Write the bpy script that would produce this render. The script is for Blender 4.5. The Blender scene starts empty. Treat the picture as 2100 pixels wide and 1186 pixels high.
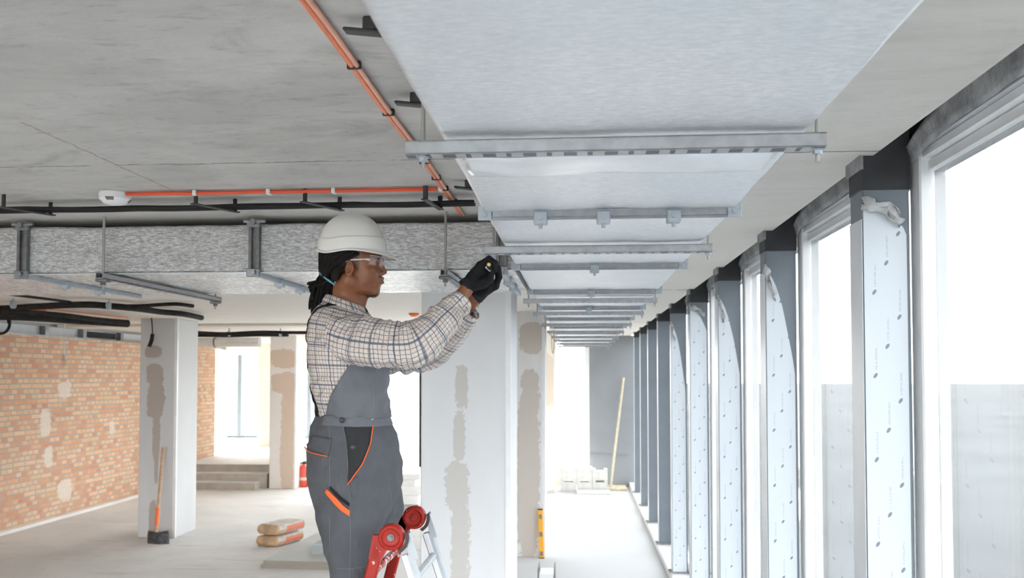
import bpy, math, random
import numpy as np
from mathutils import Vector, Matrix, noise
from mathutils.bvhtree import BVHTree

# ------------------------------------------------------------------ camera, sky, sun, exposure
SC = bpy.context.scene
COL = SC.collection
YAW, PITCH, FPX, CX, CY, CAMZ = math.radians(4.4), math.radians(2.0), 1800.0, 1050.0, 705.0, 2.30
cam_data = bpy.data.cameras.new('camera')
cam = bpy.data.objects.new('camera', cam_data)
COL.objects.link(cam)
cam.location = (0, 0, CAMZ)
cam.rotation_euler = (math.radians(90) + PITCH, 0, YAW)
cam_data.sensor_width = 36
cam_data.lens = FPX / 2100 * 36
cam_data.shift_x = 0.0
cam_data.shift_y = (CY - 593) / 2100
cam_data.clip_end = 5000
cam_data.dof.use_dof = True
cam_data.dof.focus_distance = 3.05
cam_data.dof.aperture_fstop = 5.6
SC.camera = cam

SC.view_settings.view_transform = 'Standard'
SC.view_settings.look = 'None'
SC.view_settings.gamma = 1
SC.view_settings.use_curve_mapping = False
SC.view_settings.exposure = 1.62

world = bpy.data.worlds.new('sky')
SC.world = world
world.use_nodes = True
wn = world.node_tree
wn.nodes.clear()
wo = wn.nodes.new('ShaderNodeOutputWorld')
wb = wn.nodes.new('ShaderNodeBackground')
wb.inputs[0].default_value = (0.965, 0.98, 1.0, 1)
wb.inputs[1].default_value = 5.4
wn.links.new(wb.outputs[0], wo.inputs[0])

sun_data = bpy.data.lights.new('sun', 'SUN')
sun_data.energy = 9.0
sun_data.angle = math.radians(1.2)
sun_data.color = (1.0, 0.96, 0.90)
sun = bpy.data.objects.new('sun', sun_data)
COL.objects.link(sun)
sun.location = (-3, 30, 20)
sun.rotation_euler = Vector((0.57, -3.1, -2.2)).to_track_quat('-Z', 'Y').to_euler()

SC.cycles.max_bounces = 10
SC.cycles.diffuse_bounces = 6
SC.cycles.glossy_bounces = 4
SC.cycles.transparent_max_bounces = 24
SC.cycles.use_denoising = True
SC.cycles.sample_clamp_indirect = 8

CEIL = 3.09
random.seed(7)
rnd = random.random

# ------------------------------------------------------------------ pixel to place
_r = Vector((math.cos(YAW), math.sin(YAW), 0))
_f = Vector((-math.sin(YAW) * math.cos(PITCH), math.cos(YAW) * math.cos(PITCH), math.sin(PITCH)))
_u = _r.cross(_f)
CAMP = Vector((0, 0, CAMZ))
def pdir(px, py): return (_f * FPX + _r * (px - CX) + _u * (CY - py)).normalized()
def at(px, py, Y):
    d = pdir(px, py); return CAMP + d * (Y / d.y)
def atz(px, py, z):
    d = pdir(px, py); return CAMP + d * ((z - CAMZ) / d.z)

# ------------------------------------------------------------------ objects
WL = {}
def thing(name, label, cat, loc=(0, 0, 0), group=None):
    o = bpy.data.objects.new(name, None); COL.objects.link(o)
    o.empty_display_size = 0.1
    o.location = loc; WL[o.name] = Vector(loc)
    return tag(o, label, cat, group)
def tag(o, label, cat=None, group=None, kind=None):
    if label: o['label'] = label
    if cat: o['category'] = cat
    if group: o['group'] = group
    if kind: o['kind'] = kind
    return o
def link(name, verts, faces, mat, parent=None, smooth=False, uvs=None, base=True, fmat=None, smooth_angle=None):
    V = np.array([tuple(v) for v in verts], dtype=float) if not isinstance(verts, np.ndarray) else verts
    if parent is not None:
        org = WL[parent.name]; loc = Vector((0, 0, 0))
    elif base:
        lo, hi = V.min(0), V.max(0)
        org = Vector(((lo[0] + hi[0]) / 2, (lo[1] + hi[1]) / 2, lo[2])); loc = org
    else:
        org = Vector((0, 0, 0)); loc = org
    me = bpy.data.meshes.new(name)
    me.from_pydata((V - np.array(org)).tolist(), [], faces if isinstance(faces, list) else faces.tolist())
    mats = mat if isinstance(mat, (list, tuple)) else [mat]
    for m in mats: me.materials.append(m)
    if fmat is not None: me.polygons.foreach_set('material_index', fmat)
    if smooth:
        me.polygons.foreach_set('use_smooth', [True] * len(me.polygons))
        if smooth_angle: me.set_sharp_from_angle(angle=math.radians(smooth_angle))
    if uvs is not None:
        ul = me.uv_layers.new(name='UVMap')
        li = np.zeros(len(me.loops), dtype=np.int32); me.loops.foreach_get('vertex_index', li)
        ul.data.foreach_set('uv', np.asarray(uvs, dtype=np.float32)[li].ravel())
    me.update()
    o = bpy.data.objects.new(name, me); COL.objects.link(o)
    o.location = loc
    if parent is not None: o.parent = parent
    WL[o.name] = Vector(org)
    return o
def struct(o, label=None):
    o['kind'] = 'structure'
    if label: o['label'] = label
    return o
def copy_tree(root, delta, parent=None):
    c = root.copy(); COL.objects.link(c)
    if parent is None: c.location = root.location + Vector(delta)
    else: c.parent = parent
    WL[c.name] = WL[root.name] + Vector(delta)
    for ch in list(root.children): copy_tree(ch, delta, c)
    return c

class MB:
    def __init__(s): s.v = []; s.f = []; s.m = []; s.mi = 0
    def _add(s, vs, fs):
        n = len(s.v); s.v += [tuple(v) for v in vs]
        for f in fs: s.f.append(tuple(i + n for i in f)); s.m.append(s.mi)
    def box(s, lo, hi, bev=0.0, rot=None, piv=None):
        lo = Vector(lo); hi = Vector(hi)
        x0, y0, z0 = lo; x1, y1, z1 = hi
        if bev > 0:
            b = min(bev, (x1 - x0) / 2.01, (y1 - y0) / 2.01, (z1 - z0) / 2.01)
            vs = []; idx = {}
            for sx in (0, 1):
                for sy in (0, 1):
                    for sz in (0, 1):
                        c = ((x0, x1)[sx], (y0, y1)[sy], (z0, z1)[sz]); d = (b, b, b); sg = (1 - 2 * sx, 1 - 2 * sy, 1 - 2 * sz)
                        for a in range(3):
                            p = [c[k] + (sg[k] * d[k] if k != a else 0) for k in range(3)]
                            idx[(sx, sy, sz, a)] = len(vs); vs.append(p)
            fs = []
            def q(a, keys):
                fs.append([idx[k + (a,)] for k in keys])
            q(0, [(0, 0, 0), (0, 0, 1), (0, 1, 1), (0, 1, 0)]); q(0, [(1, 0, 0), (1, 1, 0), (1, 1, 1), (1, 0, 1)])
            q(1, [(0, 0, 0), (1, 0, 0), (1, 0, 1), (0, 0, 1)]); q(1, [(0, 1, 0), (0, 1, 1), (1, 1, 1), (1, 1, 0)])
            q(2, [(0, 0, 0), (0, 1, 0), (1, 1, 0), (1, 0, 0)]); q(2, [(0, 0, 1), (1, 0, 1), (1, 1, 1), (0, 1, 1)])
            for i in (0, 1):
                for j in (0, 1):
                    fs.append([idx[(0, i, j, 1)], idx[(1, i, j, 1)], idx[(1, i, j, 2)], idx[(0, i, j, 2)]])
                    fs.append([idx[(i, 0, j, 0)], idx[(i, 1, j, 0)], idx[(i, 1, j, 2)], idx[(i, 0, j, 2)]])
                    fs.append([idx[(i, j, 0, 0)], idx[(i, j, 1, 0)], idx[(i, j, 1, 1)], idx[(i, j, 0, 1)]])
            for k in [(a, b2, c) for a in (0, 1) for b2 in (0, 1) for c in (0, 1)]:
                fs.append([idx[k + (0,)], idx[k + (1,)], idx[k + (2,)]])
        else:
            vs = [(x0, y0, z0), (x1, y0, z0), (x1, y1, z0), (x0, y1, z0), (x0, y0, z1), (x1, y0, z1), (x1, y1, z1), (x0, y1, z1)]
            fs = [(0, 3, 2, 1), (4, 5, 6, 7), (0, 1, 5, 4), (1, 2, 6, 5), (2, 3, 7, 6), (3, 0, 4, 7)]
        if rot is not None:
            p = Vector(piv) if piv is not None else (lo + hi) / 2
            vs = [rot @ (Vector(v) - p) + p for v in vs]
        s._add(vs, fs)
        return s
    def cyl(s, p0, p1, r, r1=None, n=12, cap=True):
        p0 = Vector(p0); p1 = Vector(p1); r1 = r if r1 is None else r1
        d = (p1 - p0).normalized(); a = d.orthogonal().normalized(); b = d.cross(a)
        vs = []
        for p, rr in ((p0, r), (p1, r1)):
            for i in range(n):
                t = 2 * math.pi * i / n; vs.append(p + (a * math.cos(t) + b * math.sin(t)) * rr)
        fs = [(i, (i + 1) % n, n + (i + 1) % n, n + i) for i in range(n)]
        if cap: fs += [tuple(range(n - 1, -1, -1)), tuple(range(n, 2 * n))]
        s._add(vs, fs); return s
    def lathe(s, p0, axis, prof, n=28):
        p0 = Vector(p0); d = Vector(axis).normalized(); a = d.orthogonal().normalized(); b = d.cross(a)
        vs = []; m = len(prof)
        for (h, r) in prof:
            for i in range(n):
                t = 2 * math.pi * i / n; vs.append(p0 + d * h + (a * math.cos(t) + b * math.sin(t)) * max(r, 1e-5))
        fs = []
        for j in range(m - 1):
            for i in range(n): fs.append((j * n + i, j * n + (i + 1) % n, (j + 1) * n + (i + 1) % n, (j + 1) * n + i))
        fs += [tuple(range(n - 1, -1, -1)), tuple(range((m - 1) * n, m * n))]
        s._add(vs, fs); return s
    def tube(s, pts, r, n=8, cap=True):
        pts = [Vector(p) for p in pts]; m = len(pts)
        rs = r if isinstance(r, (list, tuple)) else [r] * m
        a = None; vs = []
        for i, p in enumerate(pts):
            d = (pts[min(i + 1, m - 1)] - pts[max(i - 1, 0)])
            d = d.normalized() if d.length > 1e-9 else Vector((0, 0, 1))
            if a is None: a = d.orthogonal().normalized()
            else:
                a = a - d * a.dot(d); a = a.normalized() if a.length > 1e-6 else d.orthogonal().normalized()
            b = d.cross(a)
            for k in range(n):
                t = 2 * math.pi * k / n; vs.append(p + (a * math.cos(t) + b * math.sin(t)) * rs[i])
        fs = []
        for j in range(m - 1):
            for i in range(n): fs.append((j * n + i, j * n + (i + 1) % n, (j + 1) * n + (i + 1) % n, (j + 1) * n + i))
        if cap: fs += [tuple(range(n - 1, -1, -1)), tuple(range((m - 1) * n, m * n))]
        s._add(vs, fs); return s
    def prism(s, poly, axis, lo, hi):
        """poly: 2-D outline in the two other axes (in x,y,z order); extruded along axis"""
        n = len(poly); vs = []
        for h in (lo, hi):
            for p in poly:
                c = list(p); c.insert(axis, h); vs.append(c)
        s._add(vs, [tuple(range(n - 1, -1, -1)), tuple(range(n, 2 * n))] + [(i, (i + 1) % n, n + (i + 1) % n, n + i) for i in range(n)])
        return s
    def sheet(s, grid, thick=None):
        """grid[i][j] of points"""
        m, n = len(grid), len(grid[0]); vs = [p for row in grid for p in row]
        s._add(vs, [(i * n + j, i * n + j + 1, (i + 1) * n + j + 1, (i + 1) * n + j) for i in range(m - 1) for j in range(n - 1)])
        return s
    def build(s, name, mat, parent=None, smooth=False, angle=35, base=True):
        return link(name, s.v, s.f, mat, parent, smooth, base=base, fmat=s.m if isinstance(mat, (list, tuple)) else None, smooth_angle=angle if smooth else None)

def smoothpath(pts, k=6):
    P = [Vector(p) for p in pts]; out = []
    for i in range(len(P) - 1):
        p0, p1, p2, p3 = P[max(i - 1, 0)], P[i], P[i + 1], P[min(i + 2, len(P) - 1)]
        for j in range(k):
            t = j / k
            out.append(0.5 * ((2 * p1) + (p2 - p0) * t + (2 * p0 - 5 * p1 + 4 * p2 - p3) * t * t + (3 * p1 - p0 - 3 * p2 + p3) * t ** 3))
    out.append(P[-1]); return out

# ------------------------------------------------------------------ materials
class NT:
    def __init__(s, name):
        s.mat = bpy.data.materials.new(name); s.mat.use_nodes = True
        s.t = s.mat.node_tree; s.t.nodes.clear()
        s.out = s.n('ShaderNodeOutputMaterial')
        s.b = s.n('ShaderNodeBsdfPrincipled'); s.l(s.b.outputs[0], s.out.inputs[0])
    def n(s, typ, **kw):
        x = s.t.nodes.new(typ)
        for k, v in kw.items(): setattr(x, k, v)
        return x
    def l(s, a, b): s.t.links.new(a, b)
    def val(s, x):
        return x
    def put(s, sock, x):
        if hasattr(x, 'is_output') or isinstance(x, bpy.types.NodeSocket): s.l(x, sock)
        else: sock.default_value = x if not isinstance(x, tuple) or len(x) != 3 or sock.type == 'VECTOR' else (*x, 1)
    def math(s, op, a, b=0.0, c=0.0, clamp=False):
        x = s.n('ShaderNodeMath', operation=op, use_clamp=clamp)
        s.put(x.inputs[0], a); s.put(x.inputs[1], b)
        if len(x.inputs) > 2: s.put(x.inputs[2], c)
        return x.outputs[0]
    def mix(s, f, a, b, blend='MIX'):
        x = s.n('ShaderNodeMix', data_type='RGBA', blend_type=blend)
        s.put(x.inputs[0], f); s.put(x.inputs[6], a); s.put(x.inputs[7], b)
        return x.outputs[2]
    def pos(s): return s.n('ShaderNodeNewGeometry').outputs['Position']
    def obj(s): return s.n('ShaderNodeTexCoord').outputs['Object']
    def map(s, v, scale=(1, 1, 1), loc=(0, 0, 0), rot=(0, 0, 0)):
        x = s.n('ShaderNodeMapping'); s.l(v, x.inputs[0]); x.inputs['Scale'].default_value = scale
        x.inputs['Location'].default_value = loc; x.inputs['Rotation'].default_value = rot
        return x.outputs[0]
    def noise(s, v, scale, detail=4, rough=0.55, dist=0.0):
        x = s.n('ShaderNodeTexNoise'); s.l(v, x.inputs['Vector']); x.inputs['Scale'].default_value = scale
        x.inputs['Detail'].default_value = detail; x.inputs['Roughness'].default_value = rough; x.inputs['Distortion'].default_value = dist
        return x.outputs['Fac']
    def ramp(s, f, stops):
        x = s.n('ShaderNodeValToRGB'); s.put(x.inputs[0], f)
        e = x.color_ramp.elements
        while len(e) < len(stops): e.new(0.5)
        for i, (p, c) in enumerate(stops):
            e[i].position = p; e[i].color = (c, c, c, 1) if isinstance(c, (int, float)) else (*c, 1)
        return x.outputs[0]
    def step(s, x, lo, hi):
        m = s.n('ShaderNodeMapRange', interpolation_type='SMOOTHSTEP'); s.put(m.inputs[0], x)
        m.inputs[1].default_value = lo; m.inputs[2].default_value = hi
        return m.outputs[0]
    def sep(s, v):
        x = s.n('ShaderNodeSeparateXYZ'); s.l(v, x.inputs[0]); return x.outputs
    def comb(s, x, y, z):
        c = s.n('ShaderNodeCombineXYZ'); s.put(c.inputs[0], x); s.put(c.inputs[1], y); s.put(c.inputs[2], z); return c.outputs[0]
    def bump(s, h, strength=0.3, dist=0.01):
        x = s.n('ShaderNodeBump'); s.put(x.inputs['Height'], h); x.inputs['Strength'].default_value = strength
        x.inputs['Distance'].default_value = dist; s.l(x.outputs[0], s.b.inputs['Normal'])
    def col(s, c): s.put(s.b.inputs['Base Color'], c)
    def rough(s, r): s.put(s.b.inputs['Roughness'], r)
    def metal(s, m): s.b.inputs['Metallic'].default_value = m

def basic(name, col, rough=0.6, metal=0.0, var=0.0, vscale=8, bump=0.0, bscale=60, bdist=0.004):
    t = NT(name); t.rough(rough); t.metal(metal)
    if var:
        nz = t.noise(t.obj(), vscale, 5)
        c2 = tuple(max(0, c * (1 - var)) for c in col); c1 = tuple(min(1, c * (1 + var * 0.6)) for c in col)
        t.col(t.mix(t.step(nz, 0.3, 0.7), c2, c1))
    else: t.col(col)
    if bump: t.bump(t.noise(t.obj(), bscale, 4), bump, bdist)
    return t.mat

def blotch(t, X, Z, items, warp=0.08, wscale=6, soft=0.02, cut=None):
    """mask that is 1 inside any of the ellipses (x, z, rx, rz), ragged by noise"""
    nz = t.noise(t.comb(X, 0.0, Z), wscale, 6, 0.65)
    nz = t.math('MULTIPLY', t.math('SUBTRACT', nz, 0.5), warp * 6)
    m = None
    for (x, z, rx, rz) in items:
        a = t.math('DIVIDE', t.math('SUBTRACT', X, x), rx); b = t.math('DIVIDE', t.math('SUBTRACT', Z, z), rz)
        a4 = t.math('POWER', t.math('ABSOLUTE', a), 2.0); b4 = t.math('POWER', t.math('ABSOLUTE', b), 4.0)
        d = t.math('ADD', a4, b4)
        m = d if m is None else t.math('MINIMUM', m, d)
    edge = t.math('MULTIPLY', t.math('SUBTRACT', t.noise(t.comb(X, 3.0, t.math('MULTIPLY', Z, 0.7)), wscale * 4, 5, 0.7), 0.5), warp * 10)
    m = t.math('ADD', m, t.math('ADD', t.math('MULTIPLY', nz, 6.0), t.math('MULTIPLY', edge, 4.0)))
    return t.math('SUBTRACT', 1.0, t.step(m, 1.0 - soft, 1.0 + soft))

def stepinv(t, x, lo, hi): return t.math('SUBTRACT', 1.0, t.step(x, lo, hi))

# ceiling concrete
def mat_ceiling():
    t = NT('ceiling_concrete'); p = t.pos(); s = t.sep(p)
    st = t.map(p, (1.0, 3.2, 1), rot=(0, 0, math.radians(24)))
    big = t.noise(st, 0.9, 8, 0.62, 0.6)
    fine = t.noise(t.map(p, (3, 9, 1), rot=(0, 0, math.radians(18))), 2.4, 9, 0.7, 0.4)
    spots = t.noise(t.map(p, (2, 6, 1)), 9, 3, 0.6)
    c = t.mix(t.step(big, 0.32, 0.68), (0.43, 0.42, 0.405), (0.54, 0.53, 0.51))
    c = t.mix(t.math('MULTIPLY', t.step(fine, 0.54, 0.70), 0.6), c, (0.25, 0.245, 0.235))
    c = t.mix(t.math('MULTIPLY', t.step(spots, 0.68, 0.76), 0.5), c, (0.40, 0.33, 0.25))
    blot = t.noise(t.map(p, (1.0, 2.2, 1), rot=(0, 0, math.radians(30))), 1.5, 9, 0.72, 0.8)
    c = t.mix(t.math('MULTIPLY', t.step(blot, 0.52, 0.72), 0.6), c, (0.24, 0.235, 0.23))
    pale = t.noise(t.map(p, (1.6, 2.0, 1), loc=(4, 2, 0)), 1.2, 7, 0.65, 0.5)
    c = t.mix(t.math('MULTIPLY', t.step(pale, 0.5, 0.7), 0.5), c, (0.62, 0.60, 0.575))
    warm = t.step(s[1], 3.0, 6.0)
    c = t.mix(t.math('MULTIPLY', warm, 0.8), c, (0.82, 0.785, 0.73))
    c = t.mix(t.math('MULTIPLY', t.math('GREATER_THAN', s[0], 0.2), 0.55), c, (0.76, 0.72, 0.66))  # paler strip by the windows, their light put into the colour
    jag = t.math('MULTIPLY', t.math('SUBTRACT', t.noise(p, 14, 3), 0.5), 0.03)
    for ys, w in ((3.17, 0.006), (8.3, 0.02), (13.4, 0.02), (-1.9, 0.006)):
        d = t.math('ABSOLUTE', t.math('SUBTRACT', t.math('ADD', s[1], jag), ys))
        br = t.step(t.noise(p, 7, 4, 0.7), 0.38, 0.52)
        m = t.math('MULTIPLY', t.math('LESS_THAN', d, w), br)
        c = t.mix(t.math('MULTIPLY', m, 0.8), c, (0.16, 0.13, 0.11))
    # slanting hairline crack
    d = t.math('ABSOLUTE', t.math('ADD', t.math('ADD', s[0], 1.74), t.math('MULTIPLY', jag, 1.5)))
    m = t.math('MULTIPLY', t.math('LESS_THAN', d, 0.006), t.math('MULTIPLY', t.math('GREATER_THAN', s[1], 2.6), t.math('LESS_THAN', s[1], 3.75)))
    c = t.mix(t.math('MULTIPLY', m, 0.65), c, (0.33, 0.25, 0.17))
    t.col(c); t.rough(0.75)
    t.bump(t.math('ADD', t.noise(st, 5, 8, 0.65), t.math('MULTIPLY', t.noise(p, 40, 3), 0.25)), 0.25, 0.02)
    return t.mat
def mat_floor():
    t = NT('floor_screed'); p = t.pos(); s = t.sep(p)
    big = t.noise(p, 0.55, 7, 0.6, 0.4)
    c = t.mix(t.step(big, 0.35, 0.65), (0.64, 0.635, 0.63), (0.74, 0.735, 0.73))
    f = t.noise(t.map(p, (1, 1, 1)), 5, 8, 0.68)
    c = t.mix(t.math('MULTIPLY', t.step(f, 0.52, 0.75), 0.35), c, (0.45, 0.44, 0.425))
    tr = t.noise(t.map(p, (0.6, 5, 1), rot=(0, 0, 0.5)), 1.2, 5, 0.6, 0.5)
    c = t.mix(t.math('MULTIPLY', t.step(tr, 0.58, 0.66), 0.35), c, (0.43, 0.42, 0.41))
    c = t.mix(t.math('MULTIPLY', t.step(s[0], -2.6, -0.4), 0.8), c, (0.60, 0.61, 0.62))
    t.col(c); t.rough(0.8); t.b.inputs['Specular IOR Level'].default_value = 0.2
    t.bump(t.noise(p, 12, 8, 0.6), 0.15, 0.02)
    return t.mat
def mat_brick():
    t = NT('brick_masonry'); p = t.pos(); s = t.sep(p)
    wob = t.math('MULTIPLY', t.math('SUBTRACT', t.noise(p, 1.6, 4), 0.5), 0.03)
    v = t.comb(s[1], t.math('ADD', s[2], wob), 0.0)
    def brick(width, off, freq):
        b = t.n('ShaderNodeTexBrick'); t.l(v, b.inputs['Vector'])
        b.offset = off; b.offset_frequency = freq; b.squash = 2.0; b.squash_frequency = 3
        b.inputs['Scale'].default_value = 1.0; b.inputs['Mortar Size'].default_value = 0.011; b.inputs['Mortar Smooth'].default_value = 0.15
        b.inputs['Bias'].default_value = 0.0; b.inputs['Brick Width'].default_value = width; b.inputs['Row Height'].default_value = 0.077
        b.inputs['Color1'].default_value = (0, 0, 0, 1); b.inputs['Color2'].default_value = (1, 1, 1, 1); b.inputs['Mortar'].default_value = (0.5, 0.5, 0.5, 1)
        return b
    b = brick(0.135, 0.5, 2)
    c = t.ramp(b.outputs['Color'], [(0.0, (0.52, 0.17, 0.07)), (0.3, (0.62, 0.26, 0.11)), (0.5, (0.66, 0.35, 0.18)), (0.74, (0.70, 0.46, 0.30)), (1.0, (0.56, 0.38, 0.19))])
    big = t.noise(p, 0.7, 4)
    c = t.mix(t.math('MULTIPLY', t.step(big, 0.42, 0.62), 0.15), c, (0.78, 0.56, 0.42))
    speck = t.noise(p, 22, 4, 0.7)
    c = t.mix(t.math('MULTIPLY', t.step(speck, 0.56, 0.7), 0.35), c, (0.62, 0.55, 0.47))
    grey = t.noise(t.map(p, (1, 1, 1)), 2.6, 6, 0.7)
    c = t.mix(t.math('MULTIPLY', t.step(grey, 0.62, 0.7), 0.6), c, (0.50, 0.46, 0.42))
    c = t.mix(b.outputs['Fac'], c, (0.34, 0.30, 0.26))
    w = blotch(t, s[1], s[2], [(13.05, 1.55, 0.13, 0.22), (13.15, 1.0, 0.11, 0.17), (13.55, 2.05, 0.18, 0.13), (15.0, 1.35, 0.08, 0.12), (13.6, 0.45, 0.2, 0.16)], 0.09, 9, 0.12)
    c = t.mix(t.math('MULTIPLY', w, 0.8), c, (0.70, 0.65, 0.58))
    c = t.mix(0.16, c, (0.80, 0.66, 0.54))
    t.col(c); t.rough(0.85)
    h = t.math('SUBTRACT', t.math('MULTIPLY', t.noise(p, 35, 4), 0.3), b.outputs['Fac'])
    t.bump(h, 0.5, 0.012)
    return t.mat
def mat_pillar(name, items, base=(0.70, 0.70, 0.695), under=(0.56, 0.51, 0.46), wscale=7, warp=0.07):
    t = NT(name); p = t.obj(); s = t.sep(p)
    nz = t.noise(t.map(p, (1, 1, 0.4)), 2.0, 5)
    c = t.mix(t.step(nz, 0.35, 0.65), base, tuple(b * 1.06 for b in base))
    if items:
        m = blotch(t, s[0], s[2], items, warp, wscale, 0.05)
        front = t.math('LESS_THAN', s[1], -0.2)
        c = t.mix(t.math('MULTIPLY', m, front), c, under)
    t.col(c); t.rough(0.7)
    t.bump(t.noise(p, 25, 5), 0.08, 0.01)
    return t.mat
def mat_foil(name, wrap_axis='X', rough=0.3, col=(0.86, 0.865, 0.87)):
    t = NT(name); p = t.pos()
    big = t.noise(p, 3.0, 6, 0.6, 0.3)
    sc = (1, 1, 7) if wrap_axis == 'X' else (1, 4, 1)
    crink = t.noise(t.map(p, (1, 1, 4.5) if wrap_axis == 'X' else sc), 36, 6, 0.78, 0.3)
    cr2 = t.noise(t.map(p, (1, 1, 2.2) if wrap_axis == 'X' else (1, 2, 1)), 22, 6, 0.75, 0.5)
    w = t.n('ShaderNodeTexWave', wave_type='BANDS', bands_direction='Z' if wrap_axis == 'X' else 'Y')
    t.l(p, w.inputs[0]); w.inputs['Scale'].default_value = 55; w.inputs['Distortion'].default_value = 1.5; w.inputs['Detail'].default_value = 2
    h = t.math('ADD', t.math('ADD', t.math('MULTIPLY', big, 1.2), t.math('MULTIPLY', crink, 0.7)), t.math('ADD', t.math('MULTIPLY', cr2, 1.0), t.math('MULTIPLY', w.outputs['Fac'], 0.12)))
    thread = t.step(w.outputs['Fac'], 0.72, 0.95)
    side = wrap_axis == 'X'
    c = t.mix(t.step(crink, 0.40, 0.62), tuple(x * (0.52 if side else 0.86) for x in col), tuple(min(1, x * (1.2 if side else 1.05)) for x in col))  # crinkle tones also put the foil's sparkle into the colour
    c = t.mix(t.math('MULTIPLY', t.step(cr2, 0.45, 0.65), 0.35 if side else 0.12), c, (0.9, 0.9, 0.9))
    c = t.mix(t.math('MULTIPLY', thread, 0.25), c, (0.42, 0.42, 0.42) if side else (0.62, 0.64, 0.66))
    if not side: c = t.mix(t.math('MULTIPLY', t.step(big, 0.35, 0.65), 0.35), c, (0.62, 0.68, 0.75))
    t.col(c); t.metal(0.5 if side else 0.8); t.rough(rough)
    t.bump(h, 0.9 if wrap_axis == 'X' else 0.55, 0.006)
    return t.mat
def mat_tape():
    """white protective film printed with little slanted marks and faint lettering rows"""
    t = NT('printed_film'); p = t.obj(); s = t.sep(p)
    u = t.math('DIVIDE', s[0], 0.043); v = t.math('DIVIDE', t.math('SUBTRACT', s[2], t.math('MULTIPLY', s[0], 0.105 / 0.043)), 0.30)
    fu = t.math('SUBTRACT', u, t.math('ROUND', u)); 
    # distance to the nearest lattice column, measured in metres
    ru = t.math('ROUND', u)
    vv = t.math('DIVIDE', t.math('SUBTRACT', s[2], t.math('MULTIPLY', ru, 0.105)), 0.30)
    fv = t.math('SUBTRACT', vv, t.math('ROUND', vv))
    dx = t.math('MULTIPLY', fu, 0.043); dz = t.math('MULTIPLY', fv, 0.30)
    ex = t.math('ADD', dx, t.math('MULTIPLY', dz, -0.45))
    d = t.math('ADD', t.math('POWER', t.math('DIVIDE', ex, 0.0062), 2.0), t.math('POWER', t.math('DIVIDE', dz, 0.0095), 2.0))
    dot = stepinv(t, d, 0.8, 1.2)
    m1 = t.math('LESS_THAN', t.math('ABSOLUTE', t.math('SUBTRACT', dx, 0.003)), 0.0035)
    m2 = t.math('MULTIPLY', t.math('GREATER_THAN', dz, 0.02), t.math('LESS_THAN', dz, 0.10))
    letters = t.step(t.noise(t.map(p, (150, 1, 160)), 1.0, 1), 0.42, 0.5)
    txt = t.math('MULTIPLY', t.math('MULTIPLY', m1, m2), letters)
    c = t.mix(t.math('MULTIPLY', txt, 0.38), (0.60, 0.645, 0.69), (0.28, 0.31, 0.37))
    c = t.mix(t.math('MULTIPLY', dot, 0.85), c, (0.13, 0.15, 0.20))
    t.col(c); t.rough(0.35)
    return t.mat
def mat_channel(name, axis):
    """galvanised strip punched with a row of long and short slots along its underside"""
    t = NT(name); p = t.obj(); s = t.sep(p); g = t.sep(t.n('ShaderNodeNewGeometry').outputs['Normal'])
    L, W = s[axis], s[1 - axis]
    f = t.math('MULTIPLY', t.math('FRACT', t.math('DIVIDE', t.math('ADD', L, 10.0), 0.086)), 0.086)
    a = t.math('MULTIPLY', t.math('GREATER_THAN', f, 0.008), t.math('LESS_THAN', f, 0.036))
    b = t.math('MULTIPLY', t.math('GREATER_THAN', f, 0.058), t.math('LESS_THAN', f, 0.069))
    m = t.math('MULTIPLY', t.math('MAXIMUM', a, b), t.math('MULTIPLY', t.math('LESS_THAN', t.math('ABSOLUTE', W), 0.015), t.math('LESS_THAN', g[2], -0.5)))
    c = t.mix(t.step(t.noise(p, 30, 4), 0.3, 0.7), (0.34, 0.345, 0.355), (0.42, 0.43, 0.44))
    t.col(t.mix(m, c, (0.05, 0.055, 0.075))); t.metal(0.6); t.rough(0.42)
    return t.mat
def mat_plaid():
    t = NT('plaid_cotton'); uv = t.n('ShaderNodeTexCoord').outputs['UV']; s = t.sep(uv)
    nz = t.math('MULTIPLY', t.math('SUBTRACT', t.noise(uv, 30, 3), 0.5), 0.0012)
    def lines(c, per, off, w, soft=0.0006):
        f = t.math('FRACT', t.math('DIVIDE', t.math('ADD', t.math('ADD', c, nz), off + 50 * per), per))
        d = t.math('MULTIPLY', t.math('ABSOLUTE', t.math('SUBTRACT', f, 0.5)), per)
        return stepinv(t, d, max(0, w / 2 - soft), w / 2 + soft)
    c = (0.64, 0.60, 0.55)
    pink = t.math('MAXIMUM', t.math('MULTIPLY', lines(s[0], 0.034, 0.006, 0.014, 0.003), 0.6), t.math('MULTIPLY', lines(s[1], 0.034, 0.0, 0.014, 0.003), 0.6))
    c = t.mix(pink, c, (0.66, 0.53, 0.475))
    for a in (0, 1):
        c = t.mix(t.math('MULTIPLY', lines(s[a], 0.0135, 0.001 + a * 0.003, 0.0021), 0.8), c, (0.10, 0.10, 0.11))
    for a in (0, 1):
        c = t.mix(t.math('MULTIPLY', lines(s[a], 0.064, 0.012 + a * 0.02, 0.0042), 0.8), c, (0.06, 0.085, 0.16))
    t.col(c); t.rough(0.85)
    cl = t.noise(t.obj(), 14, 4, 0.55, 0.3)
    rg = t.math('ABSOLUTE', t.math('SUBTRACT', t.noise(t.map(t.obj(), (1, 1, 1.5)), 11, 3, 0.5, 0.8), 0.5))
    t.bump(t.math('ADD', t.math('SUBTRACT', t.math('MULTIPLY', cl, 0.8), t.math('MULTIPLY', rg, 2.2)), t.math('MULTIPLY', t.noise(t.obj(), 400, 2), 0.02)), 0.8, 0.022)
    return t.mat
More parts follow.
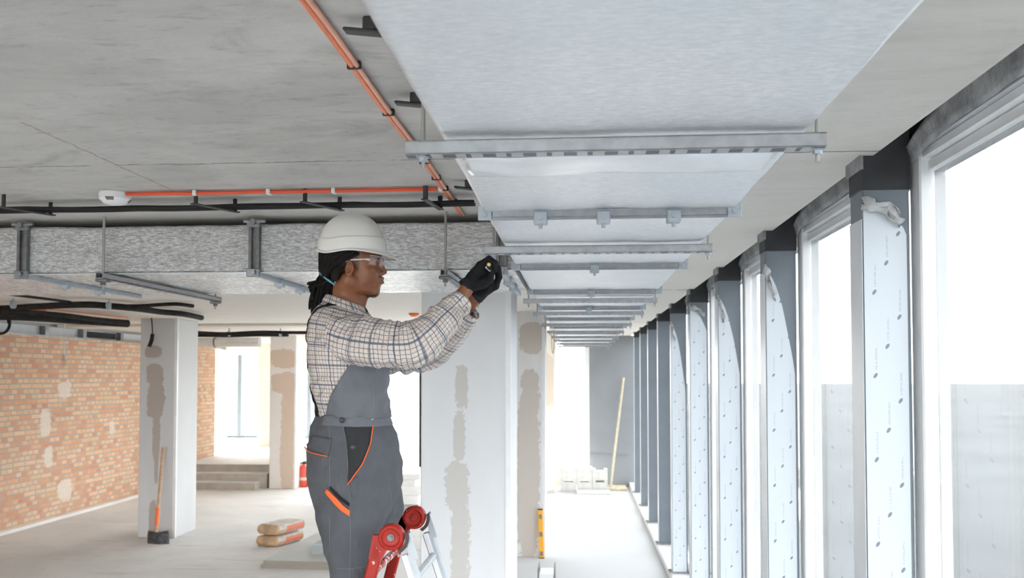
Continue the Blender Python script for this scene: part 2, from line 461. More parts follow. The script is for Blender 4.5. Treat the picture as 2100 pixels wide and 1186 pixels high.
def mat_cloth(name, col, bump=0.5):
    t = NT(name); p = t.obj(); t.b.inputs['Specular IOR Level'].default_value = 0.2 if max(col) < 0.05 else 0.4
    c = t.mix(t.step(t.noise(p, 9, 5), 0.3, 0.7), tuple(x * 0.9 for x in col), tuple(x * 1.1 for x in col))
    t.col(c); t.rough(0.88)
    tw = t.noise(t.map(p, (300, 300, 300)), 2, 2)
    rg = t.math('ABSOLUTE', t.math('SUBTRACT', t.noise(t.map(p, (1.3, 1, 0.6), rot=(0, 0.35, 0)), 8, 3, 0.5, 0.7), 0.5))
    t.bump(t.math('ADD', t.math('SUBTRACT', t.noise(t.map(p, (1, 1, 0.55)), 13, 5, 0.55, 0.6), t.math('MULTIPLY', rg, 1.8)), t.math('MULTIPLY', tw, 0.03)), min(1, bump * 1.0), 0.02)
    return t.mat
def mat_skin(name='skin', beard=None):
    t = NT(name); p = t.pos()
    nz = t.noise(p, 30, 5)
    c = t.mix(t.step(nz, 0.3, 0.7), (0.20, 0.068, 0.028), (0.27, 0.10, 0.045))
    if beard:
        nb = t.math('MULTIPLY', t.math('SUBTRACT', t.noise(p, 160, 3), 0.5), 0.5)
        for (cx_, cy_, cz_, rx, ry, rz, amt, colr) in beard:
            s = t.sep(p)
            d = t.math('ADD', t.math('ADD', t.math('POWER', t.math('ABSOLUTE', t.math('DIVIDE', t.math('SUBTRACT', s[0], cx_), rx)), 2.0),
                                     t.math('POWER', t.math('ABSOLUTE', t.math('DIVIDE', t.math('SUBTRACT', s[1], cy_), ry)), 2.0)),
                       t.math('POWER', t.math('ABSOLUTE', t.math('DIVIDE', t.math('SUBTRACT', s[2], cz_), rz)), 2.0))
            m = stepinv(t, t.math('ADD', d, nb), 0.5, 1.15)
            c = t.mix(t.math('MULTIPLY', m, amt), c, colr)
    t.col(c); t.rough(0.45)
    t.b.inputs['Subsurface Weight'].default_value = 0.08
    t.b.inputs['Subsurface Radius'].default_value = (0.01, 0.004, 0.002)
    t.b.inputs['Subsurface Scale'].default_value = 0.5
    t.bump(t.noise(p, 350, 3), 0.08, 0.002)
    return t.mat
def mat_glass(name, tint=(1, 1, 1), gloss=0.06, rough=0.02, edge=0.6):
    t = NT(name); t.t.nodes.remove(t.b)
    tr = t.n('ShaderNodeBsdfTransparent'); tr.inputs[0].default_value = (*tint, 1)
    gl = t.n('ShaderNodeBsdfGlossy'); gl.inputs[0].default_value = (1, 1, 1, 1); gl.inputs['Roughness'].default_value = rough
    g = t.n('ShaderNodeNewGeometry'); dt = t.n('ShaderNodeVectorMath', operation='DOT_PRODUCT')
    t.l(g.outputs['Incoming'], dt.inputs[0]); t.l(g.outputs['Normal'], dt.inputs[1])
    sch = t.math('POWER', t.math('SUBTRACT', 1.0, t.math('ABSOLUTE', dt.outputs['Value']), clamp=True), 5.0)
    mx = t.n('ShaderNodeMixShader'); t.l(t.math('ADD', gloss * 0.5, t.math('MULTIPLY', sch, edge), clamp=True), mx.inputs[0])
    t.l(tr.outputs[0], mx.inputs[1]); t.l(gl.outputs[0], mx.inputs[2]); t.l(mx.outputs[0], t.out.inputs[0])
    return t.mat
def mat_chipped(name, col, chip, amount=0.62, scale=28):
    t = NT(name); p = t.pos()
    n1 = t.noise(t.map(p, (1, 1, 1.0)), scale, 4, 0.6, 0.3); n2 = t.noise(p, scale * 4, 3, 0.6)
    m = t.math('MAXIMUM', t.step(n1, amount, amount + 0.02), t.math('MULTIPLY', t.step(n2, 0.68, 0.72), 0.8))
    c = t.mix(t.step(t.noise(p, 9, 3), 0.3, 0.7), tuple(x * 0.85 for x in col), col)
    c = t.mix(t.math('MULTIPLY', m, 0.85), c, chip)
    t.col(c); t.rough(0.38); t.bump(t.math('MULTIPLY', m, -1.0), 0.3, 0.001)
    return t.mat

def dull(m, v=0.15):
    m.node_tree.nodes['Principled BSDF'].inputs['Specular IOR Level'].default_value = v; return m
M = dict(
    ceiling=mat_ceiling(), floor=mat_floor(), brick=mat_brick(),
    plaster=basic('plaster', (0.72, 0.71, 0.69), 0.8, var=0.08, vscale=1.5, bump=0.1, bscale=12),
    cream=basic('cream_paint', (0.74, 0.70, 0.64), 0.7, var=0.06, vscale=1.5),
    stair=basic('stair_concrete', (0.47, 0.43, 0.38), 0.85, var=0.15, vscale=4, bump=0.2, bscale=25),
    dark_gap=basic('seal_and_shade_grey', (0.045, 0.046, 0.05), 0.8, var=0.3, vscale=5),  # serves the gap trim and the shade painted on the column heads
    slate=basic('slate_steel_paint', (0.17, 0.195, 0.225), 0.5, var=0.08, vscale=3),
    panel_grey=basic('grey_steel_panel', (0.24, 0.255, 0.275), 0.55, var=0.08, vscale=1.5),
    white_frame=basic('white_frame', (0.80, 0.805, 0.81), 0.4, var=0.05, vscale=5),
    grey_frame=basic('grey_frame', (0.50, 0.51, 0.53), 0.45, var=0.08, vscale=5),
    dusty=basic('dusty_grey_membrane', (0.34, 0.34, 0.345), 0.8, var=0.35, vscale=9, bump=0.5, bscale=25, bdist=0.02),
    glass=mat_glass('window_glass', (0.93, 0.95, 0.95)), facade_glass=mat_glass('coated_window_glass', (0.50, 0.51, 0.515)),
    foil_side=mat_foil('foil_insulation_side', 'X', 0.34, (0.80, 0.80, 0.80)),
    foil_under=mat_foil('foil_insulation_underside', 'Y', 0.42, (0.80, 0.81, 0.825)),
    tape_foil=basic('foil_tape', (0.74, 0.76, 0.78), 0.35, 0.6, var=0.06, bump=0.2, bscale=40),
    channel_x=mat_channel('slotted_channel', 0), channel_y=mat_channel('slotted_channel_lengthwise', 1),
    zinc=basic('galvanised_steel', (0.30, 0.31, 0.325), 0.38, 0.75, var=0.12, vscale=30),
    zinc_light=basic('bright_zinc', (0.42, 0.46, 0.50), 0.5, 0.4, var=0.08, vscale=40),
    zinc_dark=basic('dull_steel', (0.20, 0.20, 0.20), 0.5, 0.6, var=0.2, vscale=30),
    rod=basic('threaded_rod_steel', (0.42, 0.41, 0.39), 0.45, 0.8, bump=0.4, bscale=300),
    torn=basic('torn_film_grey', (0.50, 0.50, 0.50), 0.7, var=0.3, vscale=14, bump=0.4, bscale=40),
    hole=basic('slot_shadow_steel', (0.12, 0.13, 0.15), 0.7, 0.3),
    black=basic('black_rubber', (0.022, 0.022, 0.023), 0.55),
    black_foam=basic('black_foam_sleeve', (0.030, 0.029, 0.028), 0.85, var=0.4, vscale=20, bump=0.3, bscale=60),
    clip=basic('black_clip_plastic', (0.03, 0.03, 0.031), 0.5),
    copper=basic('orange_red_cable', (0.78, 0.22, 0.10), 0.35, var=0.1, vscale=30),
    copper_pale=basic('salmon_cable', (0.80, 0.42, 0.30), 0.4, var=0.1, vscale=30),
    red_cable=basic('red_cable', (0.78, 0.10, 0.035), 0.4),
    white_plastic=basic('white_plastic', (0.80, 0.80, 0.80), 0.35),
    smoke=basic('grey_grille', (0.16, 0.155, 0.145), 0.6),
    film=mat_tape(), film_plain=basic('white_film', (0.64, 0.67, 0.71), 0.35, var=0.03),
    concrete_block=basic('aerated_block', (0.66, 0.65, 0.62), 0.9, var=0.1, vscale=8, bump=0.3, bscale=40),
    timber=basic('pale_timber', (0.66, 0.56, 0.40), 0.7, var=0.15, vscale=12),
    wood=basic('shovel_wood', (0.52, 0.34, 0.20), 0.6, var=0.2, vscale=20),
    orange=basic('orange_plastic', (0.85, 0.17, 0.04), 0.4),
    shovel=basic('worn_shovel_steel', (0.10, 0.105, 0.115), 0.5, 0.4, var=0.6, vscale=14),
    extinguisher=basic('extinguisher_red', (0.62, 0.07, 0.04), 0.35, var=0.1),
    yellow=basic('level_yellow', (0.88, 0.42, 0.02), 0.4),
    board=basic('plasterboard', (0.50, 0.505, 0.49), 0.8, var=0.05, vscale=3),
    board_edge=basic('board_edge', (0.34, 0.30, 0.26), 0.8),
    foam=basic('white_foam_board', (0.82, 0.81, 0.79), 0.7, var=0.04),
    tray=basic('grey_green_tray', (0.38, 0.41, 0.39), 0.5),
    glass_bulb=mat_glass('bulb_glass', (0.95, 0.95, 0.93), 0.1),
    ladder_red=mat_chipped('ladder_red_paint', (0.40, 0.024, 0.015), (0.72, 0.66, 0.58), 0.64, 26),
    ladder_red_worn=mat_chipped('ladder_red_worn', (0.38, 0.028, 0.022), (0.72, 0.62, 0.60), 0.50, 30),
    ladder_white=mat_chipped('ladder_white_paint', (0.50, 0.53, 0.56), (0.42, 0.38, 0.36), 0.72, 30),
    ladder_dark=basic('hinge_lining', (0.06, 0.035, 0.035), 0.6),
    hat=basic('hard_hat_shell', (0.76, 0.74, 0.70), 0.28),
    hat_in=basic('hat_lining', (0.05, 0.05, 0.05), 0.7),
    hair=basic('dreadlock_hair', (0.008, 0.0065, 0.006), 0.7, var=0.5, vscale=60, bump=0.6, bscale=150),
    tie=basic('blue_hair_tie', (0.16, 0.42, 0.55), 0.5), pearl=basic('white_hair_clip', (0.8, 0.8, 0.8), 0.3),
    plaid=mat_plaid(), overalls=mat_cloth('grey_twill', (0.088, 0.091, 0.102)), overalls_bib=mat_cloth('grey_twill_bib', (0.135, 0.14, 0.155), 0.25),
    black_cloth=mat_cloth('black_cloth', (0.018, 0.018, 0.020), 0.3), dark_cloth=mat_cloth('dark_pocket_cloth', (0.035, 0.035, 0.037), 0.3),
    piping=basic('orange_piping', (0.85, 0.13, 0.02), 0.6), thread=basic('grey_stitching', (0.20, 0.205, 0.22), 0.8),
    button=basic('dark_button', (0.035, 0.035, 0.04), 0.3),
    glove=mat_cloth('black_knit_glove', (0.012, 0.012, 0.013), 0.35),
    glove_cuff=mat_cloth('dark_glove_cuff', (0.02, 0.022, 0.028), 0.5),
    lens=mat_glass('clear_lens', (0.95, 0.96, 0.97), 0.03, 0.0, 0.22), clear=basic('clear_plastic_temple', (0.62, 0.60, 0.60), 0.2),
    eye=basic('eye_white', (0.55, 0.50, 0.47), 0.2), iris=basic('dark_iris', (0.02, 0.012, 0.008), 0.15),
    boot=basic('boot_leather', (0.05, 0.04, 0.035), 0.6), tool_yellow=basic('tool_yellow', (0.75, 0.50, 0.12), 0.4), steel=basic('tool_steel', (0.5, 0.5, 0.5), 0.25, 0.9),
    outside=basic('hazy_ground', (0.058, 0.064, 0.066), 0.9, var=0.25, vscale=0.02),
    paper=basic('cement_bag_paper', (0.55, 0.37, 0.23), 0.8, var=0.25, vscale=12), paper_top=basic('bag_top_paper', (0.60, 0.54, 0.49), 0.75, var=0.15, vscale=10), paper_red=basic('bag_red_print', (0.68, 0.22, 0.14), 0.7),
)

dull(M['hair'], 0.22); dull(M['black']); dull(M['black_foam']); dull(M['hat_in'])
dull(M['ladder_red'], 0.25); dull(M['ladder_red_worn'], 0.25)

# ================================================================== THE SETTING
XL, XR, Y0, Y1, Y2 = -8.26, 1.02, -5.2, 18.1, 25.0
struct(MB().box((XL - 0.3, Y0, -0.3), (1.34, 18.5, 0)).build('floor', M['floor'], base=False))
XW = -13.4
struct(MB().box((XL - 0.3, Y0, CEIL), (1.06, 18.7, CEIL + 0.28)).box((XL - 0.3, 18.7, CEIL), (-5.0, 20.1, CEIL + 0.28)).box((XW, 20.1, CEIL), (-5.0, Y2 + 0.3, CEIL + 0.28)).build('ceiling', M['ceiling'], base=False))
struct(MB().box((XL - 0.25, Y0, 0), (XL, 19.4, 2.885)).build('wall_left', M['brick'], base=False))
b = MB().box((XL - 0.3, Y0 - 0.25, 0), (-7.6, Y0, CEIL)).box((0.6, Y0 - 0.25, 0), (1.34, Y0, CEIL)).box((-7.6, Y0 - 0.25, 2.9), (0.6, Y0, CEIL)).box((-7.6, Y0 - 0.25, 0), (0.6, Y0, 0.4))
struct(b.build('wall_behind', M['plaster'], base=False))
wg = struct(MB().box((-7.6, Y0 - 0.15, 0.4), (0.6, Y0 - 0.14, 2.9)).build('window_30', M['glass'], base=False))  # unseen rear window, widened to add fill light
f = MB()
for x in (-7.57, -5.9, -4.2, -2.6, -1.0, 0.57): f.box((x - 0.04, Y0 - 0.2, 0.4), (x + 0.04, Y0 - 0.1, 2.9))
f.build('window_frame', M['white_frame'], wg)
struct(MB().box((XW, 20.0, 0), (XL, 20.1, CEIL)).build('wall_return', M['cream'], base=False))
struct(MB().box((XL, 11.0, 0), (XL + 0.05, 17.3, 0.05)).build('baseboard_left', M['plaster'], base=False))
# raised platform at the back left
struct(MB().box((XW - 0.2, 20.1, 0), (XW, Y2 + 0.2, CEIL)).build('wall_corner', M['cream'], base=False))
struct(MB().box((XL, 17.95, 0), (-5.2, 20.1, 0.45)).box((XW, 20.1, 0), (-5.2, Y2, 0.45)).build('trim_platform', M['floor'], base=False))
# dark seal and steel angle above the facade, white kerb below
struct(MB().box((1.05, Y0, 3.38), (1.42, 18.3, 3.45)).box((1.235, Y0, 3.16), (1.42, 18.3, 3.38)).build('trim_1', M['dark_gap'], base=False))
struct(MB().box((1.0, Y0, 0.0), (1.34, 18.1, 0.10), 0.01).build('trim_2', M['white_frame'], base=False))

# facade bays: 14 windows along the right side
PITCHY, COL0 = 1.66, 3.24
def cy_(k): return COL0 + PITCHY * k
for k in range(-5, 10):
    a = max(cy_(k), Y0); bb = min(cy_(k + 1), 18.1)
    if bb - a < 0.3: continue
    n = k + 6
    w = struct(MB().box((1.255, a + 0.05, 0.1), (1.262, bb - 0.05, 3.06)).build('window_%d' % n, M['facade_glass'], base=False))
    f = MB().box((1.205, a - 0.045, 0.1), (1.30, a + 0.05, 3.16), 0.006)
    f.box((1.225, a + 0.05, 0.1), (1.285, a + 0.10, 3.04), 0.004)
    f.box((1.225, a + 0.05, 0.1), (1.285, bb - 0.045, 0.16), 0.004)
    f.build('window_frame', M['white_frame'], w, smooth=True)
    f = MB().box((1.235, a + 0.05, 3.02), (1.30, bb - 0.045, 3.06), 0.004).box((1.215, a + 0.05, 3.065), (1.30, bb - 0.045, 3.10), 0.004)
    f.build('head_frame', M['white_frame'], w, smooth=True)
    g = MB().box((1.20, a + 0.055, 3.10), (1.32, bb - 0.05, 3.165), 0.004)
    g.build('head_cover', M['grey_frame'], w)

# back glazing behind the platform and behind the pillars
def glazing(name, x0, x1, y, z0, z1, mull, m=M['white_frame']):
    w = struct(MB().box((x0, y, z0), (x1, y + 0.01, z1)).build(name, M['glass'], base=False))
    f = MB().box((x0, y - 0.05, z0), (x1, y + 0.06, z0 + 0.07)).box((x0, y - 0.05, z1 - 0.09), (x1, y + 0.06, z1))
    for x in mull: f.box((x - 0.06, y - 0.12, z0), (x + 0.06, y + 0.06, z1))
    f.build('window_frame', m, w)
    return w
glazing('window_20', XW, -5.2, Y2, 0.45, CEIL, [at(382, 800, Y2).x, at(438, 800, Y2).x, at(494, 800, Y2).x, -7.8, -6.4], M['slate'])
struct(MB().box((XW, Y2 - 0.25, 2.86), (-5.2, Y2 - 0.06, CEIL)).build('trim_header', M['tape_foil'], base=False))
glazing('window_21', -5.2, -3.35, 18.45, 0.35, CEIL, [-5.16, -4.3, -3.39])
glazing('window_22', -3.35, -0.62, 18.45, 0.35, CEIL, [-3.31, -2.2, -0.66])
glazing('window_23', -0.62, 0.20, 18.45, 0.35, CEIL, [-0.58, 0.17])
struct(MB().box((-5.2, 18.35, 0), (0.2, 18.6, 0.35)).build('wall_back', M['brick'], base=False))
struct(MB().box((0.20, 18.1, 0.0), (1.34, 18.4, CEIL)).box((0.2, 18.085, 0.66), (1.02, 18.1, 0.68)).build('wall_end', M['panel_grey'], base=False))
struct(MB().box((-5.2, 18.1, 0.0), (-5.05, Y2, CEIL)).build('wall_side', M['cream'], base=False))
struct(MB().box((at(528, 800, 22.0).x, 22.0, 0.45), (at(572, 800, 22.0).x, 22.5, CEIL)).build('wall_pier', M['cream'], base=False))
# strip of framed openings above the brick wall
w = struct(MB().box((XL - 0.16, Y0, 2.885), (XL - 0.12, 20.1, CEIL)).build('wall_strip', M['film_plain'], base=False))
f = MB().box((XL - 0.12, Y0, 2.885), (XL - 0.02, 20.1, 2.91)).box((XL - 0.12, Y0, 3.05), (XL - 0.02, 20.1, CEIL))
for y in (9.6, 11.2, 13.05, 14.1, 15.3, 17.2, 18.9): f.box((XL - 0.12, y, 2.91), (XL - 0.03, y + 0.10, 3.05))
f.build('strip_frame', M['zinc'], w)
MB().box((XL - 0.13, 14.25, 2.93), (XL - 0.1, 15.25, 3.03)).build('dark_opening', M['black'], w)

# ground far below, seen through the glass
g = MB().box((-900, -900, -14.5), (900, 1600, -14)).build('ground', M['outside'], base=False)
tag(g, None, None, kind='structure')

# ================================================================== PILLARS
def pillar(x0, x1, y0, y1, mat, label, extra=None, side=None):
    t = thing('pillar', label, 'pillar', ((x0 + x1) / 2, (y0 + y1) / 2, 0))
    MB().box((x0, y0, 0), (x1, y1, CEIL), 0.008).build('shaft', mat, t)
    MB().box((x1 + 0.0005, y0 - 0.001, 0), (x1 + 0.004, y0 + 0.035, CEIL)).box((x1 - 0.035, y0 - 0.004, 0), (x1 + 0.004, y0 - 0.0005, CEIL)).build('corner_bead', M['white_frame'], t)
    return t
xm = -5.94
mpA = mat_pillar('pillar_left_paint', [(-0.05, 2.30, 0.13, 0.15), (-0.03, 1.93, 0.13, 0.28), (-0.02, 1.45, 0.055, 0.40), (-0.01, 1.05, 0.03, 0.3), (-0.08, 2.62, 0.12, 0.09), (-0.05, 0.25, 0.06, 0.28)], (0.60, 0.60, 0.61), (0.44, 0.39, 0.355), 5, 0.05)
pillar(-6.21, -5.67, 12.0, 12.68, mpA, 'left pillar of white filler with a shovel leaning on its corner')
mpB = mat_pillar('pillar_mid_paint', [(0.02, 2.62, 0.30, 0.20), (0.04, 2.12, 0.28, 0.22), (0.12, 1.7, 0.15, 0.35), (0.10, 0.8, 0.15, 0.9)], (0.72, 0.69, 0.66), (0.62, 0.50, 0.41), 3, 0.05)
pillar(-6.23, -5.69, 17.3, 17.93, mpB, 'pillar with large bare pinkish patches standing right of the concrete steps')
mpC = mat_pillar('pillar_centre_paint', [(-0.03, 2.20, 0.048, 0.17), (-0.035, 2.68, 0.04, 0.10), (-0.045, 1.85, 0.045, 0.20), (-0.06, 1.48, 0.085, 0.20), (-0.035, 1.0, 0.07, 0.40), (-0.03, 0.35, 0.06, 0.38)], (0.67, 0.675, 0.685), (0.55, 0.525, 0.50), 11, 0.075)
pillar(-1.165, -0.505, 6.4, 7.1, mpC, 'large white pillar directly behind the worker\'s gloved hands')
mpD = mat_pillar('pillar_behind_paint', [(0.17, 2.76, 0.16, 0.20), (0.14, 2.05, 0.12, 0.32), (0.12, 1.0, 0.15, 1.05)], (0.70, 0.69, 0.68), (0.56, 0.505, 0.455), 4, 0.05)
pillar(-1.10, -0.44, 11.1, 11.75, mpD, 'patchy pillar half hidden behind the large one, yellow level leaning on it')
mpE = mat_pillar('pillar_far_paint', [(0.15, 2.2, 0.2, 0.5)], (0.74, 0.69, 0.63), (0.70, 0.60, 0.50), 3, 0.05)
pillar(-1.10, -0.47, 17.2, 17.8, mpE, 'farthest cream pillar left of the stacked concrete blocks')
# wire loop on the far pillar
lp = [Vector((-0.40 + 0.05 * math.sin(a), 14.5, 2.72 - 0.25 * (1 - math.cos(a)) / 2 - 0.02)) for a in [i * 2 * math.pi / 24 for i in range(25)]]
lp = [at(1134, 668, 11.9) + Vector((0.018 * math.sin(a), 0, -0.19 * (1 - math.cos(a)))) for a in [i * 2 * math.pi / 24 for i in range(25)]]
wv = MB().tube([at(1134, 668, 11.9) + Vector((0, 0, 0.4))] + lp, 0.006, 6)
tag(wv.build('wire_loop', M['wood'], smooth=True), 'thin brown wire loop hanging from the ceiling beside the patchy pillars', 'wire')

# ================================================================== FACADE COLUMNS
for k in range(0, 9):
    y = cy_(k)
    which = ['nearest to the camera, with crumpled film at its top', 'second from the camera, its film peeled back in a long curve', 'third from the camera, film peeled to a narrow point at the top',
             'fourth from the camera, ragged film hanging at its head', 'fifth from the camera, with the last curved strip of film'][k] if k < 5 else \
            ['nearest of the bare slate-grey ones', 'second of the bare slate-grey ones', 'third of the bare slate-grey ones', 'farthest, next to the grey end wall'][k - 5]
    t = thing('facade_column', 'steel column, ' + which, 'column', (1.10, y + 0.07, 0), 'steel columns along the window wall')
    MB().box((1.02, y, 0.10), (1.185, y + 0.14, 3.375), 0.004).build('shaft', M['slate'], t)
    MB().box((1.0165, y - 0.0035, 2.965 + 0.012 * (k % 3)), (1.1885, y + 0.1435, 3.372), 0.003).build('dark_head_shade', M['dark_gap'], t)  # dark box stands in for the unlit gap's shade on the column head
    MB().box((1.01, y - 0.012, 3.04), (1.022, y + 0.16, 3.13)).box((0.985, y - 0.02, 0.10), (1.2, y + 0.16, 0.115)).build('end_plate', M['dusty'], t)
    # light film on the side facing the room
    MB().box((1.0165, y + 0.002, 0.12), (1.0195, y + 0.137, 2.86 if k < 5 else 3.0)).build('edge_film', M['film_plain'], t)
    if k < 5:
        # printed film on the face towards the camera, its top torn back in a curve
        zt = [2.905, 2.86, 2.85, 2.90, 2.84][k]; zb = [2.80, 2.30, 2.3, 2.70, 2.1][k]
        n = 14; pts = [(1.022, 0.12), (1.172, 0.12)]
        for i in range(n + 1):
            u = i / n
            zz = zb + (zt - zb) * (1 - (1 - u) ** ([3.0, 1.9, 1.9, 2.2, 1.9][k])) + 0.012 * noise.noise((u * 6, k, 0))
            pts.append((1.172 - 0.150 * u, zz))
        mb = MB().prism(pts, 1, y - 0.0035, y - 0.0008)
        o = mb.build('protective_film', M['film'], t)
        # crumpled flap of the torn film
        grid = []
        for i in range(10):
            row = []
            for j in range(7):
                u = i / 9; v = j / 6
                p = Vector((1.012 + (0.05 if k in (1, 2, 4) else 0.14) * u, y - 0.010 - 0.02 * v, zt + 0.015 - (0.16 if k in (1, 2, 4) else 0.07) * (u ** 1.6) + 0.045 * (v - 0.5)))
                p += Vector((noise.noise((u * 4, v * 4, k + 0.3)), noise.noise((u * 5, v * 5, k + 9.3)), noise.noise((u * 4, v * 5, k + 5.3)))) * 0.024
                p.y = min(p.y, y - 0.006)
                row.append(p)
            grid.append(row)
        fo = MB().sheet(grid).build('torn_film', M['torn'], t, smooth=True, angle=60)
        sm = fo.modifiers.new('thick', 'SOLIDIFY'); sm.thickness = 0.002; sm.offset = -1

# sagging dusty membrane under the dark seal, one strip per bay
for k in range(-1, 6):
    a, bb = cy_(k) + 0.17, cy_(k + 1) - 0.03
    grid = []
    for i in range(22):
        u = i / 21; row = []
        for j in range(5):
            v = j / 4
            sag = 0.075 * (abs(2 * u - 1) ** 4)
            row.append(Vector((1.165 + 0.022 * v + 0.006 * noise.noise((u * 7, k, v)), a + (bb - a) * u, 3.185 - 0.085 * v ** 1.3 - sag * (1 - v * 0.4) + 0.012 * noise.noise((u * 9, k * 3, v * 2)))))
        grid.append(row)
    o = MB().sheet(grid).build('sealing_membrane', M['dusty'], smooth=True, angle=60)
    sm = o.modifiers.new('thick', 'SOLIDIFY'); sm.thickness = 0.003
    nm = ['above the window pane nearest the camera', 'between the first and second white-filmed columns', 'between the second and third white-filmed columns', 'between the third and fourth white-filmed columns',
          'between the fourth and fifth white-filmed columns', 'between the last filmed column and the first slate-grey one', 'between the first two bare slate-grey columns'][k + 1]
    tag(o, 'grey sealing membrane ' + nm, 'membrane', 'sealing membranes over the windows')

# ================================================================== MAIN DUCT
DZ = CAMZ + 0.51; DXL, DXR = -0.302, 0.482
def duct_mesh(axis, lo, hi, c0, c1, z0, z1, rad, seg, amp=0.004, seed=0):
    """rounded-rectangle duct along axis (0=x,1=y) with slightly billowing skin"""
    m = max(2, int((hi - lo) / seg)); ring = []
    nb, nv = 26, 8
    def corner(cx, cz, a0): return [(cx + rad * math.cos(a), cz + rad * math.sin(a)) for a in [a0 + i * math.pi / 2 / 5 for i in range(1, 5)]]
    for i in range(nb + 1): ring.append((c0 + rad + (c1 - c0 - 2 * rad) * i / nb, z0))
    ring += corner(c1 - rad, z0 + rad, -math.pi / 2)
    for i in range(nv + 1): ring.append((c1, z0 + rad + (z1 - z0 - 2 * rad) * i / nv))
    ring += corner(c1 - rad, z1 - rad, 0)
    for i in range(nb + 1): ring.append((c1 - rad - (c1 - c0 - 2 * rad) * i / nb, z1))
    ring += corner(c0 + rad, z1 - rad, math.pi / 2)
    for i in range(nv + 1): ring.append((c0, z1 - rad - (z1 - z0 - 2 * rad) * i / nv))
    ring += corner(c0 + rad, z0 + rad, math.pi)
    n = len(ring); vs = []; fs = []
    cm, zm = (c0 + c1) / 2, (z0 + z1) / 2
    for j in range(m + 1):
        h = lo + (hi - lo) * j / m
        for (c, z) in ring:
            d = amp * (noise.noise((c * 5 + seed, h * 3, z * 5)) + 0.6 * noise.noise((c * 14, h * 11 + seed, z * 14)))
            cc = c + d * (1 if c > cm else -1) * (1 if z0 + rad < z < z1 - rad else 0.3); zz = z + d * (1 if z > zm else -1)
            vs.append((h, cc, zz) if axis == 0 else (cc, h, zz))
    for j in range(m):
        for i in range(n):
            q = (j * n + i, j * n + (i + 1) % n, (j + 1) * n + (i + 1) % n, (j + 1) * n + i)
            fs.append(q if axis == 1 else q[::-1])
    fs += [tuple(range(n)), tuple(range((m) * n, (m + 1) * n))[::-1]]
    return vs, fs
duct = thing('ventilation_duct', 'long foil-wrapped air duct running under the ceiling away from the camera', 'duct', (0.09, 7.0, DZ))
vs, fs = duct_mesh(1, -3.5, 15.8, DXL, DXR, DZ, CAMZ + 0.765, 0.018, 0.06)
link('insulation_wrap', vs, fs, M['foil_under'], duct, smooth=True, smooth_angle=60)
# wrinkled overlap joint of the wrap
grid = []
for i in range(60):
    u = i / 59; row = []
    for j in range(8):
        v = j / 7
        row.append(Vector((DXL + 0.03 + (DXR - DXL - 0.06) * u, 2.02 + 0.20 * v + 0.03 * noise.noise((u * 3, 0, 0)), DZ - 0.004 - 0.009 * math.sin(v * math.pi) * (0.6 + noise.noise((u * 5, v * 3, 2))))))
    grid.append(row)
o = MB().sheet(grid).build('joint_tape', M['tape_foil'], duct, smooth=True, angle=60)
sm = o.modifiers.new('thick', 'SOLIDIFY'); sm.thickness = 0.002
def corner_bracket(mb, x, y, z, s):
    mb.box((x - 0.022, y - 0.008, z - 0.016), (x + 0.022, y + 0.008, z + 0.03), 0.002)
    mb.cyl((x, y - 0.016, z), (x, y + 0.016, z), 0.008, n=8)
FL = [2.72, 4.05, 5.30, 6.60, 7.90, 9.25, 10.6, 11.9, 13.2, 14.6]
for i, y in enumerate(FL):
    mb = MB().box((DXL + 0.03, y - 0.014, DZ - 0.021), (DXR - 0.03, y + 0.014, DZ + 0.004), 0.003)
    mb.box((DXL + 0.03, y - 0.003, DZ - 0.029), (DXR - 0.03, y + 0.003, DZ - 0.020), 0.001)
    fl = mb.build('flange', M['zinc'], duct)
    for x in (DXL + 0.008, DXR - 0.008):
        cb = MB(); corner_bracket(cb, x, y, DZ - 0.012, 1); cb.build('corner_piece', M['zinc_light'], fl)
    cl = [(-0.12,), (0.075,), (0.29,)] if i == 0 else ([(0.07,)] if i in (1, 2, 3) else [])
    for (x,) in cl:
        c = MB().box((x - 0.021, y - 0.022, DZ - 0.044), (x + 0.021, y + 0.020, DZ - 0.006), 0.003).cyl((x, y, DZ - 0.056), (x, y, DZ - 0.04), 0.006, n=8).cyl((x, y - 0.028, DZ - 0.025), (x, y - 0.02, DZ - 0.025), 0.008, n=8)
        c.build('clip', M['zinc_light'], fl)

# trapeze channels under the main duct
def channel_mesh(p0, p1, w, h, holes_side):
    """a slotted C channel between two points, opening upward"""
    mb = MB(); a = Vector(p0); b = Vector(p1); L = (b - a).length
    ax = 0 if abs(b.x - a.x) > abs(b.y - a.y) else 1
    lo = a.x if ax == 0 else a.y
    def bx(l0, l1, c0, c1, z0, z1, bev=0.0):
        cc = a.y if ax == 0 else a.x
        if ax == 0: mb.box((lo + l0, cc + c0, a.z + z0), (lo + l1, cc + c1, a.z + z1), bev)
        else: mb.box((cc + c0, lo + l0, a.z + z0), (cc + c1, lo + l1, a.z + z1), bev)
    t = 0.003
    bx(0, L, -w / 2, -w / 2 + t, 0, h); bx(0, L, w / 2 - t, w / 2, 0, h)
    bx(0, L, -w / 2, w / 2, 0, t)
    bx(0, L, -w / 2, -w / 2 + 0.008, h - t, h); bx(0, L, w / 2 - 0.008, w / 2, h - t, h)
    return mb
CH = [1.845, 3.39, 5.75, 6.95, 8.55, 10.0, 11.4, 12.6, 13.9, 15.2]
CHL = ['big one closest to the camera', 'one just above the worker\'s gloves', 'third one from the camera', 'fourth one from the camera', 'fifth one from the camera', 'sixth one from the camera', 'seventh one from the camera',
       'third from the far end', 'second from the far end', 'last one at the far end']
proto = None
